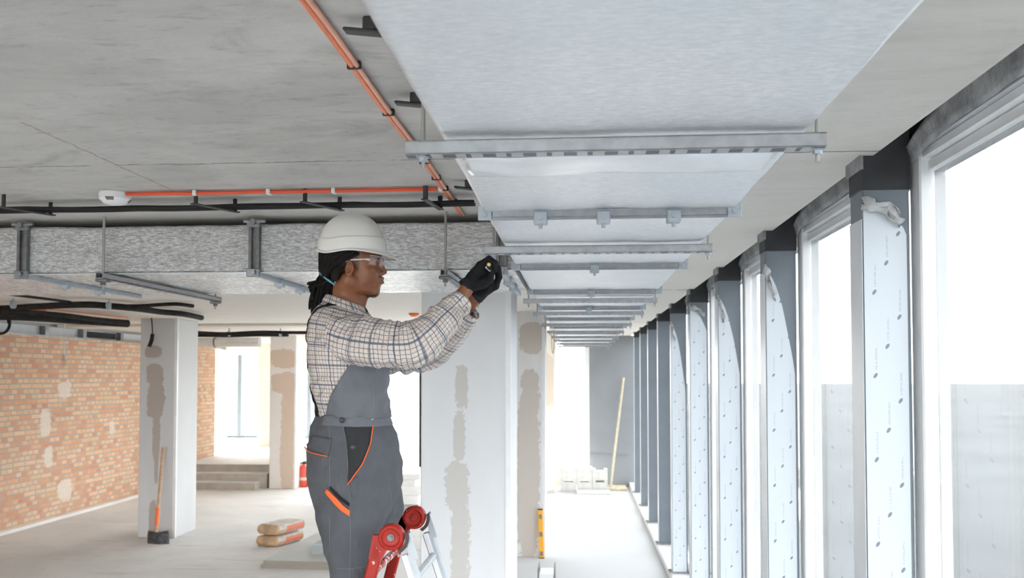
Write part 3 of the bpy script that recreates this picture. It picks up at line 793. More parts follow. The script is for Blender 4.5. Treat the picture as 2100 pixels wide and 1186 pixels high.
for i, y in enumerate(CH):
    lab = 'slotted steel channel under the long duct, ' + CHL[i]
    if proto is None:
        t = thing('support_channel', lab, 'channel', (0.07, y, DZ - 0.045), 'channels under the long duct')
        mb = channel_mesh((-0.368, y, DZ - 0.044), (0.505, y, DZ - 0.044), 0.041, 0.030, 0)
        mb.build('channel', M['channel_x'], t)
        for x in (-0.333, 0.492):
            r = MB().cyl((x, y, DZ - 0.07), (x, y, CEIL - 0.001), 0.0045, n=8)
            rr = r.build('threaded_rod', M['rod'], t, smooth=True)
            MB().cyl((x, y, DZ - 0.055), (x, y, DZ - 0.046), 0.010, n=6).cyl((x, y, DZ - 0.0465), (x, y, DZ - 0.0445), 0.013, n=14).build('nut', M['zinc_light'], rr)
        proto = t
    else:
        c = copy_tree(proto, (0, y - CH[0], 0)); c['label'] = lab

# ================================================================== CROSS DUCT
cd = thing('branch_duct', 'wide foil-wrapped duct crossing from the left behind the worker\'s hard hat', 'duct', (-4.0, 4.9, DZ))
vs, fs = duct_mesh(0, -7.6, DXL - 0.018, 4.26, 5.46, DZ + 0.002, CAMZ + 0.752, 0.022, 0.06, 0.005, 3.1)
link('insulation_wrap', vs, fs, M['foil_side'], cd, smooth=True, smooth_angle=60)
MB().box((-7.6, 4.262, DZ - 0.002), (DXL - 0.02, 4.30, DZ + 0.003), 0.002).build('edge_tape', M['tape_foil'], cd)
def rail(x, back=0.9, clips=(0.35, 0.7)):
    mb = MB()
    mb.box((x - 0.030, 4.232, DZ + 0.0), (x - 0.014, 4.262, CAMZ + 0.745), 0.002)
    mb.box((x + 0.006, 4.232, DZ + 0.0), (x + 0.026, 4.262, CAMZ + 0.745), 0.002)
    mb.box((x - 0.014, 4.248, DZ + 0.0), (x + 0.006, 4.262, CAMZ + 0.745))
    fl = mb.build('flange', M['zinc_dark'], cd)
    mb = MB().box((x - 0.012, 4.24, DZ - 0.022), (x + 0.012, 5.44, DZ + 0.001), 0.002)
    mb.build('lower_flange', M['zinc_light'], fl)
    for z in (DZ - 0.005, CAMZ + 0.755):
        mb = MB().box((x - 0.038, 4.225, z - 0.022), (x + 0.03, 4.246, z + 0.020), 0.004).cyl((x + 0.0, 4.205, z), (x, 4.23, z), 0.014, n=8)
        if z > DZ + 0.1: mb.cyl((x - 0.05, 4.225, CAMZ + 0.76), (x + 0.06, 4.225, CAMZ + 0.76), 0.009, n=8)
        mb.build('corner_piece', M['zinc'], fl)
    for d in clips:
        MB().box((x - 0.024, 4.24 + d, DZ - 0.040), (x + 0.024, 4.28 + d, DZ + 0.0), 0.003).cyl((x, 4.26 + d, DZ - 0.05), (x, 4.26 + d, DZ - 0.036), 0.008, n=8).build('clip', M['zinc_light'], fl)
for px in (50, 524): rail(at(px, 500, 4.25).x)
rail(at(1030, 520, 4.25).x, clips=(0.35, 0.72))
rail(at(-430, 500, 4.25).x)
for i, (px, nm) in enumerate(((214, 'below the smoke detector'), (914, 'to the left of the gloved hands'))):
    x = at(px, 500, 4.20).x
    t = thing('support_channel', 'slotted channel under the crossing duct, ' + nm, 'channel', (x, 4.8, DZ - 0.035), 'channels under the crossing duct')
    mb = channel_mesh((x, 4.16, DZ - 0.036), (x, 5.60, DZ - 0.036), 0.041, 0.030, 0)
    mb.build('channel', M['channel_y'], t)
    for y in (4.195, 5.55):
        r = MB().cyl((x, y, DZ - 0.085), (x, y, CEIL - 0.001), 0.0065, n=8).build('threaded_rod', M['rod'], t, smooth=True)
        MB().cyl((x, y, DZ - 0.066), (x, y, DZ - 0.052), 0.014, n=6).box((x - 0.030, y - 0.022, DZ - 0.051), (x + 0.030, y + 0.02, DZ - 0.0365), 0.002).build('nut', M['zinc_dark'], r)

# ================================================================== CEILING CABLES
xc = -0.565
def cpath(y0, y1, z, x=xc, n=30, wob=0.006, seed=0): return [Vector((x + wob * noise.noise((y * 1.1, seed, 0)) * 2, y0 + (y1 - y0) * i / n, z)) for i in range(n + 1) for y in [y0 + (y1 - y0) * i / n]]
t = thing('cable_bundle', 'pair of orange and salmon cables clipped along the ceiling beside the long duct', 'cable', (xc, 2.7, CEIL - 0.02))
MB().tube(cpath(0.6, 4.22, CEIL - 0.012, xc - 0.006), 0.0075).build('orange_cable', M['copper'], t, smooth=True, angle=80)
MB().tube(cpath(0.6, 4.22, CEIL - 0.013, xc + 0.008), 0.0065).build('salmon_cable', M['copper_pale'], t, smooth=True, angle=80)
for y in (1.31, 1.69, 2.15, 2.55, 3.15, 3.42, 3.62, 3.90):
    MB().box((xc - 0.018, y - 0.005, CEIL - 0.022), (xc + 0.019, y + 0.005, CEIL - 0.0005), 0.003).build('cable_clip', M['clip'], t)
yb = 3.63
xd = atz(236, 385, CEIL).x
t = thing('red_cable', 'red cable clipped across the ceiling from the smoke detector to the duct', 'cable', ((xd - 0.58) / 2, yb, CEIL - 0.02))
MB().tube([Vector((xd + (xc - 0.03 - xd) * i / 30, yb + 0.012 * noise.noise((i * 0.35, 4, 0)), CEIL - 0.012)) for i in range(31)], 0.0085).build('cable', M['red_cable'], t, smooth=True, angle=80)
for px in (385, 543, 681, 905):
    x = atz(px, 383, CEIL).x
    MB().box((x - 0.008, yb - 0.016, CEIL - 0.024), (x + 0.008, yb + 0.016, CEIL - 0.0005), 0.002).build('cable_clip', M['white_plastic'], t)
t = thing('black_cable', 'black cables strapped across the ceiling behind the smoke detector', 'cable', (-2.6, 3.78, CEIL - 0.03))
for j, (r, dy, seed) in enumerate(((0.012, 0.0, 1), (0.008, 0.045, 2), (0.007, -0.024, 3))):
    pts = []
    for i in range(70):
        x = -4.6 + (4.6 - 0.46) * i / 69
        pts.append(Vector((x, 3.81 + dy + 0.03 * noise.noise((x * 1.3, seed * 7, 0)), CEIL - 0.036 - 0.010 * abs(noise.noise((x * 2, seed * 3, 1))))))
    MB().tube(pts, r).build('cable', M['black'], t, smooth=True, angle=80)
def strap(px, py, ang=-50, L=0.25):
    p = atz(px, py, CEIL)
    R = Matrix.Rotation(math.radians(ang), 3, 'Z')
    mb = MB().box((p.x - L / 2, p.y - 0.014, CEIL - 0.061), (p.x + L / 2, p.y + 0.014, CEIL - 0.056), 0.002, R)
    for s in (-1, 1):
        q = Vector((p.x, p.y, 0)) + R @ Vector((s * L * 0.42, 0, 0))
        mb.box((q.x - 0.005, q.y - 0.010, CEIL - 0.058), (q.x + 0.005, q.y + 0.010, CEIL - 0.0005), 0.002, R)
    return mb
for px, py, an in ((57, 407, 62), (443, 400, 62), (662, 396, 62), (888, 392, 82)):
    strap(px, py, an).build('strap', M['clip'], t)
for (px, py, nm) in ((728, 38, 'nearest the top of the picture'), (828, 192, 'middle of the three'), (944, 371, 'beside the crossing cables')):
    p = atz(px, py, CEIL)
    mb = MB().box((p.x - 0.025, p.y - 0.016, CEIL - 0.035), (p.x + 0.06, p.y + 0.016, CEIL - 0.027), 0.003, Matrix.Rotation(0.12, 3, 'Y')).box((p.x + 0.02, p.y - 0.016, CEIL - 0.03), (p.x + 0.05, p.y + 0.016, CEIL - 0.0005), 0.003)
    tag(mb.build('cable_hook', M['clip']), 'empty black cable hook beside the long duct, ' + nm, 'hook', 'empty cable hooks')

# smoke detector
p = atz(236, 388, CEIL); p = Vector((p.x * (p.y + 0.07) / p.y, p.y + 0.07, CEIL))
t = thing('smoke_detector', 'round white smoke detector on the concrete ceiling', 'smoke detector', p)
MB().lathe(p, (0, 0, -1), [(0.0005, 0.063), (0.004, 0.066), (0.016, 0.067), (0.03, 0.064), (0.040, 0.052), (0.047, 0.046), (0.052, 0.030), (0.053, 0.0)], 40).build('housing', M['white_plastic'], t, smooth=True)
for a0, a1 in ((-1.72, -1.15), (0.2, 0.8), (2.3, 2.9)):
    mb = MB()
    g0 = [[p + Vector((0.0655 * math.cos(a) * f, 0.0655 * math.sin(a) * f, -z)) for a in [a0 + (a1 - a0) * i / 6 for i in range(7)]] for z, f in ((0.029, 0.99), (0.0405, 0.80))]
    mb.sheet(g0)
    o = mb.build('sensor_slot', M['smoke'], t)
    sm = o.modifiers.new('thick', 'SOLIDIFY'); sm.thickness = 0.003; sm.offset = 0

# ================================================================== FAR CEILING SERVICES
def zp(pts): return smoothpath([atz(a, b, z) for a, b, z in pts])
t = thing('insulated_pipe', 'thick black foam-sleeved pipes under the ceiling above the brick wall, ends forking', 'pipe', (-6.5, 9.7, 3.0))
MB().tube(zp([(-160, 636, 3.02), (0, 633, 3.02), (90, 628, 3.02), (170, 625, 3.02), (215, 627, 3.02), (280, 633, 3.02), (330, 640, 3.03), (375, 644, 3.03), (413, 652, 3.03)]), 0.035, 10).build('pipe', M['black_foam'], t, smooth=True, angle=80)
MB().tube(zp([(225, 628, 3.03), (285, 628, 3.04), (330, 625, 3.05), (365, 624, 3.05), (395, 628, 3.05)]), 0.022, 10).build('pipe', M['black_foam'], t, smooth=True, angle=80)
MB().tube(zp([(20, 604, 3.05), (60, 609, 3.05), (100, 614, 3.05), (145, 620, 3.05)]), 0.014, 8).build('pipe', M['black'], t, smooth=True, angle=80)
t = thing('insulated_pipe', 'run of dark grey insulated pipes ending at the left pillar head', 'pipe', (-7.2, 10.8, 2.98))
for i, (dz, r, dp) in enumerate(((0, 0.05, 0), (0.03, 0.03, -7), (-0.01, 0.035, 4))):
    MB().tube(zp([(-120, 650 + dp, 2.99 + dz * 0.5), (0, 647 + dp, 2.98), (60, 649 + dp, 2.98), (130, 654 + dp, 2.98), (190, 659 + dp * 0.6, 2.97), (262, 664 + dp * 0.3, 2.965)]), r, 10).build('pipe', M['black_foam'], t, smooth=True, angle=80)
for px, py in ((27, 625), (223, 627)):
    q = atz(px, py, 3.02); MB().lathe(q, (1, 0.1, 0), [(-0.015, 0.042), (0.015, 0.042)], 16).cyl(q, (q.x, q.y, CEIL - 0.001), 0.007).build('pipe_hanger', M['zinc_light'], t)
q0 = atz(66, 632, 3.0)
tag(MB().tube(zp([(40, 631, 3.05), (66, 632, 3.04), (96, 634, 3.04)]), [0.01] + [0.03] * 11 + [0.014], 8).tube(zp([(96, 634, 3.05), (160, 641, 3.05), (262, 651, 3.05)]), 0.009, 6).build('copper_pipe', M['copper'], smooth=True, angle=80), 'bare orange copper-coloured pipe end among the black insulated pipes', 'pipe')
q = at(0, 664, 10.5)
tag(MB().tube([q + Vector((0.115 * math.cos(a), 0.02 * a / 6, 0.125 * math.sin(a))) for a in [i * 2 * math.pi / 32 for i in range(40)]], 0.018, 8).tube([q + Vector((0.05, 0, 0.12)), q + Vector((0.05, 0, 0.24))], 0.012, 8).build('hose_coil', M['black'], smooth=True, angle=80), 'looped black hose hanging above the brick wall at the left edge', 'hose')
# hanging cable by the left pillar, work lamp by the brick wall
q = at(311, 640, 11.85)
mb = MB().tube(smoothpath([Vector((q.x, q.y, CEIL - 0.002)), at(312, 668, 11.85), at(313, 686, 11.85)]), 0.008, 6)
tw = thing('loose_cable', 'loose black cable end hanging in front of the left pillar', 'cable', (q.x, q.y, at(0, 712, 11.85).z))
mb.build('cable', M['black'], tw, smooth=True, angle=80)
MB().tube(smoothpath([at(313, 685, 11.85), at(311, 698, 11.85), at(306, 711, 11.85)]), 0.028, 8).build('foam_end', M['black_foam'], tw, smooth=True, angle=80)
q = at(131, 745, 11.6)
tb = thing('pendant_bulb', 'bare bulb hanging on a pale cord in front of the brick wall', 'bulb', q)
MB().tube([Vector((q.x + 0.01 * noise.noise((z, 0, 0)), q.y, z)) for z in [q.z + 0.09 + (CEIL - 0.001 - q.z - 0.09) * i / 10 for i in range(11)]], 0.009, 6).build('cord', M['white_plastic'], tb, smooth=True, angle=80)
MB().cyl((q.x, q.y, q.z + 0.04), (q.x, q.y, q.z + 0.12), 0.026, 0.018, n=14).build('socket', M['grey_frame'], tb, smooth=True)
MB().lathe((q.x, q.y, q.z + 0.05), (0, 0, -1), [(0, 0.016), (0.02, 0.022), (0.05, 0.036), (0.075, 0.036), (0.10, 0.022), (0.108, 0.0)], 18).build('bulb_glass', M['glass_bulb'], tb, smooth=True)
# services behind the left pillar: silver duct, black pipe run
t = thing('round_duct', 'pale silver duct running across above the far left window', 'duct', (-6.5, 17.0, 2.88))
MB().cyl((XL + 0.02, 16.9, 2.93), (-6.3, 16.9, 2.93), 0.095, n=24).build('pipe', M['tape_foil'], t, smooth=True)
for x in (-7.9, -7.2): MB().lathe((x, 16.9, 2.93), (1, 0, 0), [(-0.015, 0.101), (0.015, 0.101)], 24).cyl((x, 16.9, 3.03), (x, 16.9, CEIL - 0.001), 0.008).build('duct_band', M['zinc_dark'], t)
t = thing('insulated_pipe', 'black pipe run hung under the ceiling between the left and pink-patched pillars', 'pipe', (-5.5, 14.6, 3.0))
MB().tube(smoothpath([Vector((x, 14.6 + 0.15 * noise.noise((x, 0, 0)), 3.01 + 0.03 * noise.noise((x * 1.4, 5, 0)))) for x in np.linspace(-7.2, -3.2, 14)], 3), 0.028, 8).build('pipe', M['black_foam'], t, smooth=True, angle=80)
MB().tube(smoothpath([Vector((x, 14.75, 2.985 + 0.02 * noise.noise((x * 1.4, 2, 0)))) for x in np.linspace(-7.4, -5.0, 10)], 3), 0.04, 8).build('pipe', M['black_foam'], t, smooth=True, angle=80)
for x in (-6.8, -6.0, -5.1, -4.2): MB().cyl((x, 14.65, 3.0), (x, 14.65, CEIL - 0.001), 0.012, n=8).lathe((x, 14.65, 3.0), (1, 0, 0), [(-0.012, 0.052), (0.012, 0.052)], 16).build('pipe_hanger', M['zinc_light'], t)
q = at(849, 628, 11.2)
tag(MB().lathe((q.x, q.y, CEIL - 0.002), (0, 0, -1), [(0, 0.07), (0.02, 0.065), (0.045, 0.03)], 20).build('ceiling_cap', M['orange'], smooth=True), 'small orange cap on the far ceiling above the worker\'s forearm', 'cap')
# downstand beams of the far ceiling
for y, nm in ((7.15, 'nearer'), (13.3, 'farther')):
    tag(MB().box((XL, y, CEIL - 0.045), (-1.2, y + 0.5, CEIL - 0.0005), 0.01).build('ceiling_strip', M['cream']), 'shallow cream plaster band across the far ceiling, ' + nm + ' of the two', 'ceiling band', 'plaster bands')

# ================================================================== FLOOR OBJECTS
st = thing('steps', 'three concrete steps leading up to the raised back floor', 'stairs', (-7.2, 17.6, 0))
for i, (xe, y0) in enumerate(((-6.42, 17.05), (-6.29, 17.35), (-6.235, 17.65))):
    MB().box((XL + 0.005, y0, 0), (xe, 17.945, 0.15 * (i + 1) - 0.012), 0.004).build('step', M['stair'], st)
    MB().box((XL + 0.005, y0 - 0.01, 0.15 * (i + 1) - 0.0119), (xe + 0.004, 17.948, 0.15 * (i + 1)), 0.003).build('tread', M['floor'], st)

# shovel leaning on the left pillar
sh = thing('shovel', 'shovel with a worn dark blade, orange collar and wooden handle leaning on the left pillar', 'shovel', atz(325, 1120, 0))
top = at(335, 918, 11.90); bot = at(320, 1092, 11.62)
MB().tube([top, bot], 0.022, 10).build('handle', M['wood'], sh, smooth=True)
a = top.lerp(bot, 0.72); b2 = top.lerp(bot, 0.93)
MB().tube([a, b2], [0.028, 0.027], 10).build('collar', M['orange'], sh, smooth=True)
bl = []
for i in range(9):
    v = i / 8; row = []
    for j in range(9):
        u = j / 8 * 2 - 1
        px = 325 + u * (20 + 2 * (v > 0.1)) ; py = 1092 + 33 * v + (3 - 3 * abs(u)) * (1 if v > 0.9 else 0) - (3 * abs(u) if v < 0.1 else 0)
        row.append(at(px, py, 11.64 - 0.10 * v + 0.05 * u * u * (1 - 0.3 * v)))
    bl.append(row)
bo = MB().sheet(bl).build('blade', M['shovel'], sh, smooth=True, angle=70)
sm = bo.modifiers.new('thick', 'SOLIDIFY'); sm.thickness = 0.006
# keep the blade tip on the floor
# extinguishers
def extinguisher(x, y, lab):
    e = thing('fire_extinguisher', lab, 'fire extinguisher', (x, y, 0), 'fire extinguishers by the far pillar')
    MB().lathe((x, y, 0), (0, 0, 1), [(0.0, 0.085), (0.01, 0.088), (0.37, 0.088), (0.42, 0.07), (0.45, 0.03), (0.47, 0.025)], 20).build('cylinder', M['extinguisher'], e, smooth=True)
    MB().box((x - 0.02, y - 0.02, 0.47), (x + 0.07, y + 0.02, 0.50), 0.004).box((x - 0.01, y - 0.015, 0.505), (x + 0.09, y + 0.015, 0.52), 0.004, Matrix.Rotation(-0.2, 3, 'Y')).build('valve', M['black'], e)
    MB().tube(smoothpath([(x - 0.02, y, 0.485), (x - 0.08, y, 0.47), (x - 0.105, y, 0.38), (x - 0.10, y, 0.2)]), 0.012, 8).build('hose', M['black'], e, smooth=True, angle=80)
    MB().lathe((x, y, 0.14), (0, 0, 1), [(0, 0.0885), (0, 0.0892), (0.06, 0.0892), (0.06, 0.0885)], 20).build('paper_band', M['paper_top'], e, smooth=True)
b0 = atz(622, 999, 0)
extinguisher(b0.x, b0.y, 'red fire extinguisher leftmost beside the pink-patched pillar')
extinguisher(b0.x + 0.19, b0.y + 0.08, 'red fire extinguisher second from the pink-patched pillar, next to the worker\'s trousers')
# cement bags
def bag(px, py, z, lab, rz=0.35, L=0.62, W=0.34, H=0.14, Yo=None):
    c = atz(px, py, 0); t = thing('cement_bag', lab, 'bag', (c.x, c.y, z), 'cement bags on the floor')
    R = Matrix.Rotation(rz, 3, 'Z'); vs = []; fs = []; nu, nv = 24, 20
    for i in range(nu + 1):
        u = -1 + 2 * i / nu
        for j in range(nv):
            a = 2 * math.pi * j / nv; ca, sa = math.cos(a), math.sin(a)
            k = (1 - abs(u) ** 14) ** 0.5
            y = math.copysign(abs(ca) ** 0.35, ca) * W / 2 * (0.93 + 0.07 * k); zz = math.copysign(abs(sa) ** 0.5, sa) * H / 2 * (0.45 + 0.55 * k)
            p = Vector((y, u * L / 2, zz)); p += Vector((0, 0, 1)) * 0.008 * noise.noise((u * 4, a * 2, z * 9)) * k
            vs.append(R @ p + Vector((c.x, c.y, z + H / 2)))
    for i in range(nu):
        for j in range(nv): fs.append((i * nv + j, (i + 1) * nv + j, (i + 1) * nv + (j + 1) % nv, i * nv + (j + 1) % nv))
    fs += [tuple(range(nv)), tuple(range(nu * nv, (nu + 1) * nv))[::-1]]
    fm = [(0 if (i < 2 or i > nu - 3) else (2 if j in (0, nv - 1) and i > 7 else (0 if j > nv / 2 and i < 9 else 1))) for i in range(nu) for j in range(nv)] + [0, 0]
    return link('bag', vs, fs, [M['paper'], M['paper_top'], M['paper_red']], t, smooth=True, fmat=fm)
bag(575, 1114, 0.0, 'paper cement bag lying on the floor, lower of the two', -0.32)
bag(577, 1114, 0.152, 'paper cement bag with a red stripe lying on top of the other', -0.32)
# plasterboard stack
c = [atz(534, 1166, 0), atz(690, 1170, 0), atz(760, 1100, 0), atz(642, 1108, 0)]
def slab_poly(name, pts, z0, z1, mats, lab, cat, parent=None, grp=None):
    mb = MB(); n = len(pts)
    vs = [(p.x, p.y, z) for z in (z0, z1) for p in pts]
    mb.mi = 1; mb._add(vs, [(i, (i + 1) % n, n + (i + 1) % n, n + i) for i in range(n)] + [tuple(range(n - 1, -1, -1))])
    mb.mi = 0; mb._add(vs[n:], [tuple(range(n))])
    o = mb.build(name, mats, parent)
    if lab: tag(o, lab, cat, grp)
    return o
slab_poly('plasterboard', c, 0.0, 0.045, [M['board'], M['board_edge']], 'grey plasterboard sheet directly on the floor behind the worker\'s legs', 'board', grp='plasterboards')
c2 = [p + Vector((0.03, 0.02, 0)) for p in c]
slab_poly('plasterboard', c2, 0.0455, 0.09, [M['board'], M['board_edge']], 'upper grey plasterboard sheet behind the worker\'s legs', 'board', grp='plasterboards')
q = atz(668, 1138, 0.09)
tr = thing('metal_tray', 'shallow grey metal tray standing on the plasterboards behind the worker', 'tray', (q.x, q.y, 0.0905))
x0, y0 = q.x - 0.18, q.y + 0.0
MB().box((x0, y0, 0.0905), (x0 + 0.45, y0 + 0.5, 0.096)).box((x0, y0, 0.096), (x0 + 0.45, y0 + 0.012, 0.21)).box((x0, y0 + 0.488, 0.096), (x0 + 0.45, y0 + 0.5, 0.21)).box((x0, y0 + 0.012, 0.096), (x0 + 0.012, y0 + 0.488, 0.21)).box((x0 + 0.438, y0 + 0.012, 0.096), (x0 + 0.45, y0 + 0.488, 0.21)).build('tray_body', M['tray'], tr)
MB().box((x0 - 0.01, y0 - 0.012, 0.20), (x0 + 0.46, y0 - 0.0005, 0.215)).build('rim', M['zinc_light'], tr)
# pallet of white insulation boards beyond the worker
q = atz(800, 1048, 0)
pal = [(0.0, 0.10, 0.0), (0.105, 0.26, 0.0), (0.262, 0.42, 0.06), (0.422, 0.52, -0.05), (0.522, 0.62, 0.03)]
for i, (z0, z1, dx) in enumerate(pal):
    x1 = at(858, 1000, q.y).x + dx
    tag(MB().box((x1 - 1.3, q.y, z0), (x1, q.y + 1.1, z1), 0.006).build('insulation_board', M['foam'] if i != 0 else M['tray']),
        ['dark grey board at the bottom of the stack between worker and large pillar', 'thick white insulation board second from the bottom of the stack', 'white insulation board in the middle of the stack, pushed out to the right',
         'thin white insulation board second from the top of the stack', 'topmost white insulation board of the stack beside the large pillar'][i], 'board', 'stacked insulation boards')
# spirit level
q = atz(1111, 1146, 0)
lv = thing('spirit_level', 'yellow spirit level standing upright against the patchy pillar', 'spirit level', (q.x, 11.04, 0))
lx = q.x; R = Matrix.Rotation(-0.03, 3, 'Y')
def lb(z0, z1, m, nm, par=None, w=0.03, d=0.012, dy=0.0): return MB().box((lx - w, 11.05 - d + dy, z0), (lx + w, 11.05 + d + dy, z1), 0.003, R, (lx, 11.04, 0)).build(nm, m, par or lv)
bd = lb(0.0, 0.60, M['yellow'], 'body')
for z in (0.06, 0.30, 0.52): 
    lb(z - 0.028, z + 0.028, M['zinc_dark'], 'vial_window', w=0.018, d=0.002, dy=-0.0135)
lb(0.6, 0.615, M['clip'], 'end_cap', w=0.032, d=0.014); lb(-0.002, 0.012, M['clip'], 'end_cap', w=0.032, d=0.014)
# low clear crate
q = atz(1120, 1215, 0)
cr = thing('wire_crate', 'small white frame standing on the bright floor at the bottom edge', 'crate', (q.x, q.y, 0))
mb = MB()
for sx in (-0.085, 0.085):
    for sy in (0, 0.3):
        mb.cyl((q.x + sx, q.y + sy, 0), (q.x + sx, q.y + sy, 0.25), 0.006, n=6)
    mb.cyl((q.x + sx, q.y, 0.244), (q.x + sx, q.y + 0.3, 0.244), 0.006, n=6)
mb.build('post', M['zinc_dark'], cr)
MB().box((q.x - 0.08, q.y + 0.0, 0.0), (q.x + 0.08, q.y + 0.3, 0.19), 0.01).build('white_body', M['white_plastic'], cr)
# concrete blocks, board and pole at the far end
def block(x0, x1, y0, y1, z0, z1, lab):
    t = thing('concrete_block', lab, 'block', ((x0 + x1) / 2, (y0 + y1) / 2, z0), 'blocks at the far end')
    w = (x1 - x0); hz = z1 - 0.04
    MB().box((x0, y0, z0), (x1, y1, hz), 0.004).box((x0, y0, hz), (x0 + w * 0.22, y1, z1)).box((x1 - w * 0.22, y0, hz), (x1, y1, z1)).build('body', M['concrete_block'], t)
bx0 = at(1149, 980, 17.3).x; bx1 = at(1183, 980, 17.3).x; bx2 = at(1246, 980, 17.3).x
block(bx0, bx1 - 0.004, 17.3, 17.6, 0, 0.23, 'pale concrete block on the floor beside the far cream pillar')
block(bx0, bx1 - 0.004, 17.3, 17.6, 0.231, 0.47, 'pale concrete block on top of the one beside the far cream pillar')
bm_ = (bx1 + bx2) / 2
block(bx1 + 0.002, bm_ - 0.002, 17.3, 17.6, 0, 0.23, 'pale concrete block at the bottom middle of the far stack')
block(bx1 + 0.002, bm_ - 0.002, 17.3, 17.6, 0.231, 0.47, 'pale concrete block at the top middle of the far stack')
block(bm_ + 0.002, bx2, 17.3, 17.6, 0, 0.23, 'pale concrete block at the bottom right of the far stack, before the grey wall')
block(bm_ + 0.002, bx2, 17.3, 17.6, 0.231, 0.44, 'pale concrete block at the top right of the far stack, before the grey wall')
tag(MB().box((bx1, 16.95, 0.0), (bx2 + 0.05, 17.25, 0.05), 0.01).build('floor_plank', M['foam']), 'pale plank lying on the floor in front of the far blocks', 'plank')
tag(MB().box((bx2 + 0.04, 17.5, 0.0), (0.93, 18.05, 0.05), 0.01).build('floor_sheet', M['timber']), 'pale timber sheet on the floor in the far corner', 'sheet')
tag(MB().tube([at(1252, 1000, 17.45), at(1279, 775, 18.02)], 0.024, 8).build('timber_pole', M['timber'], smooth=True), 'pale timber pole leaning against the grey end wall', 'pole')

# ================================================================== LADDER
LX, LZ = at(804, 1101, 2.80).x, at(804, 1101, 2.80).z
LY0, LY1 = 2.80, 3.19
LX1 = at(849, 1060, LY1).x
ld = thing('stepladder', 'folding stepladder with chipped red hinges and white legs in front of the worker', 'ladder', (LX, 3.0, 0))
AL, AR = math.radians(14.5), math.radians(18.5)
def leg_pt(side, s, y):
    """point at distance s below the hinge; side -1 red leg, +1 white leg"""
    a = AL if side < 0 else AR
    return Vector((LX + side * ((0.036 if side < 0 else 0.030) + s * math.sin(a)), y, LZ - s * math.cos(a)))
SMAX = {-1: (LZ - 0.02) / math.cos(AL), 1: (LZ - 0.02) / math.cos(AR)}
def bar(mb, p, q, wx, wy, bev=0.006):
    d = (q - p); L = d.length; a = math.atan2(d.x, d.z)
    R = Matrix.Rotation(a, 3, 'Y'); c = (p + q) / 2
    mb.box((c.x - wx / 2, c.y - wy / 2, c.z - L / 2), (c.x + wx / 2, c.y + wy / 2, c.z + L / 2), bev, R, c)
for y, red_m in ((LY0, 'ladder_red'), (LY1, 'ladder_red')):
    # red rail on the worker's side
    mb = MB(); bar(mb, leg_pt(-1, 0.0, y), leg_pt(-1, 0.34, y), 0.038, 0.024, 0.005)
    top_r = mb.build('hinge_arm', M['ladder_red'], ld, smooth=True)
    mb = MB(); bar(mb, leg_pt(-1, 0.28, y), leg_pt(-1, SMAX[-1], y), 0.036, 0.020, 0.005)
    lg = mb.build('leg', M['ladder_white'], ld, smooth=True)
    mb = MB(); e = leg_pt(-1, SMAX[-1], y); mb.box((e.x - 0.03, y - 0.018, 0.0), (e.x + 0.03, y + 0.018, 0.05), 0.006).build('foot_cap', M['black'], lg)
    mb = MB(); bar(mb, leg_pt(1, 0.055, y), leg_pt(1, SMAX[1], y), 0.042, 0.022, 0.007)
    lg = mb.build('leg', M['ladder_white'], ld, smooth=True)
    mb = MB(); bar(mb, leg_pt(1, 0.06, y) + Vector((-0.008, -0.0125, 0)), leg_pt(1, SMAX[1] * 0.96, y) + Vector((-0.008, -0.0125, 0)), 0.018, 0.004, 0.0015); mb.build('rail_lip', M['white_frame'], lg)
    mb = MB(); e = leg_pt(1, SMAX[1], y); mb.box((e.x - 0.03, y - 0.018, 0.0), (e.x + 0.03, y + 0.018, 0.05), 0.006).build('foot_cap', M['black'], lg)
    # hinge: pressed disc with a recessed ring, dark lining and bolt
    c0 = Vector((LX, y, LZ))
    hd = MB().lathe(c0 + Vector((0, 0.018, 0)), (0, -1, 0), [(0.0, 0.040), (0.030, 0.0425), (0.036, 0.0415), (0.040, 0.037), (0.0405, 0.031), (0.037, 0.0285), (0.036, 0.0275), (0.0365, 0.014), (0.040, 0.012), (0.0405, 0.0)], 44).build('hinge_disc', M['ladder_red'], ld, smooth=True, angle=50)
    # red plate reaching down the left rail and its stop tooth
    MB().prism([(LX - 0.060, LZ + 0.008), (LX - 0.055, LZ + 0.004), (LX - 0.03, LZ + 0.010), (LX, LZ + 0.02), (LX + 0.01, LZ - 0.03), (LX - 0.018, LZ - 0.045), (LX - 0.034, LZ - 0.075), (LX - 0.074, LZ - 0.070)], 1, y - 0.012, y + 0.012).build('hinge_plate', M['ladder_red'], ld)
    arc = [(LX + 0.047 * math.cos(a), LZ + 0.047 * math.sin(a)) for a in [math.radians(d) for d in range(-62, 22, 7)]] + [(LX + 0.058 * math.cos(a), LZ + 0.058 * math.sin(a)) for a in [math.radians(d) for d in range(20, -64, -7)]]
    MB().prism(arc, 1, y - 0.020, y + 0.014).build('hinge_lining', M['ladder_dark'], ld)
    MB().prism([(LX + 0.050, LZ + 0.010), (LX + 0.057, LZ + 0.012), (LX + 0.084, LZ - 0.07), (LX + 0.060, LZ - 0.075), (LX + 0.052, LZ - 0.04)], 1, y - 0.010, y + 0.016).build('white_bracket', M['ladder_white'], ld)
    if y == LY0:
        MB().lathe(c0 + Vector((0, -0.018, 0)), (0, -1, 0), [(0, 0.012), (0.004, 0.012), (0.0045, 0.009)], 20).cyl(c0 + Vector((0, -0.022, 0)), c0 + Vector((0, -0.029, 0)), 0.008, n=6).cyl(c0 + Vector((0, -0.029, 0)), c0 + Vector((0, -0.032, 0)), 0.005, n=10).build('bolt', M['zinc_dark'], hd)
ss = 0.095; k = 0
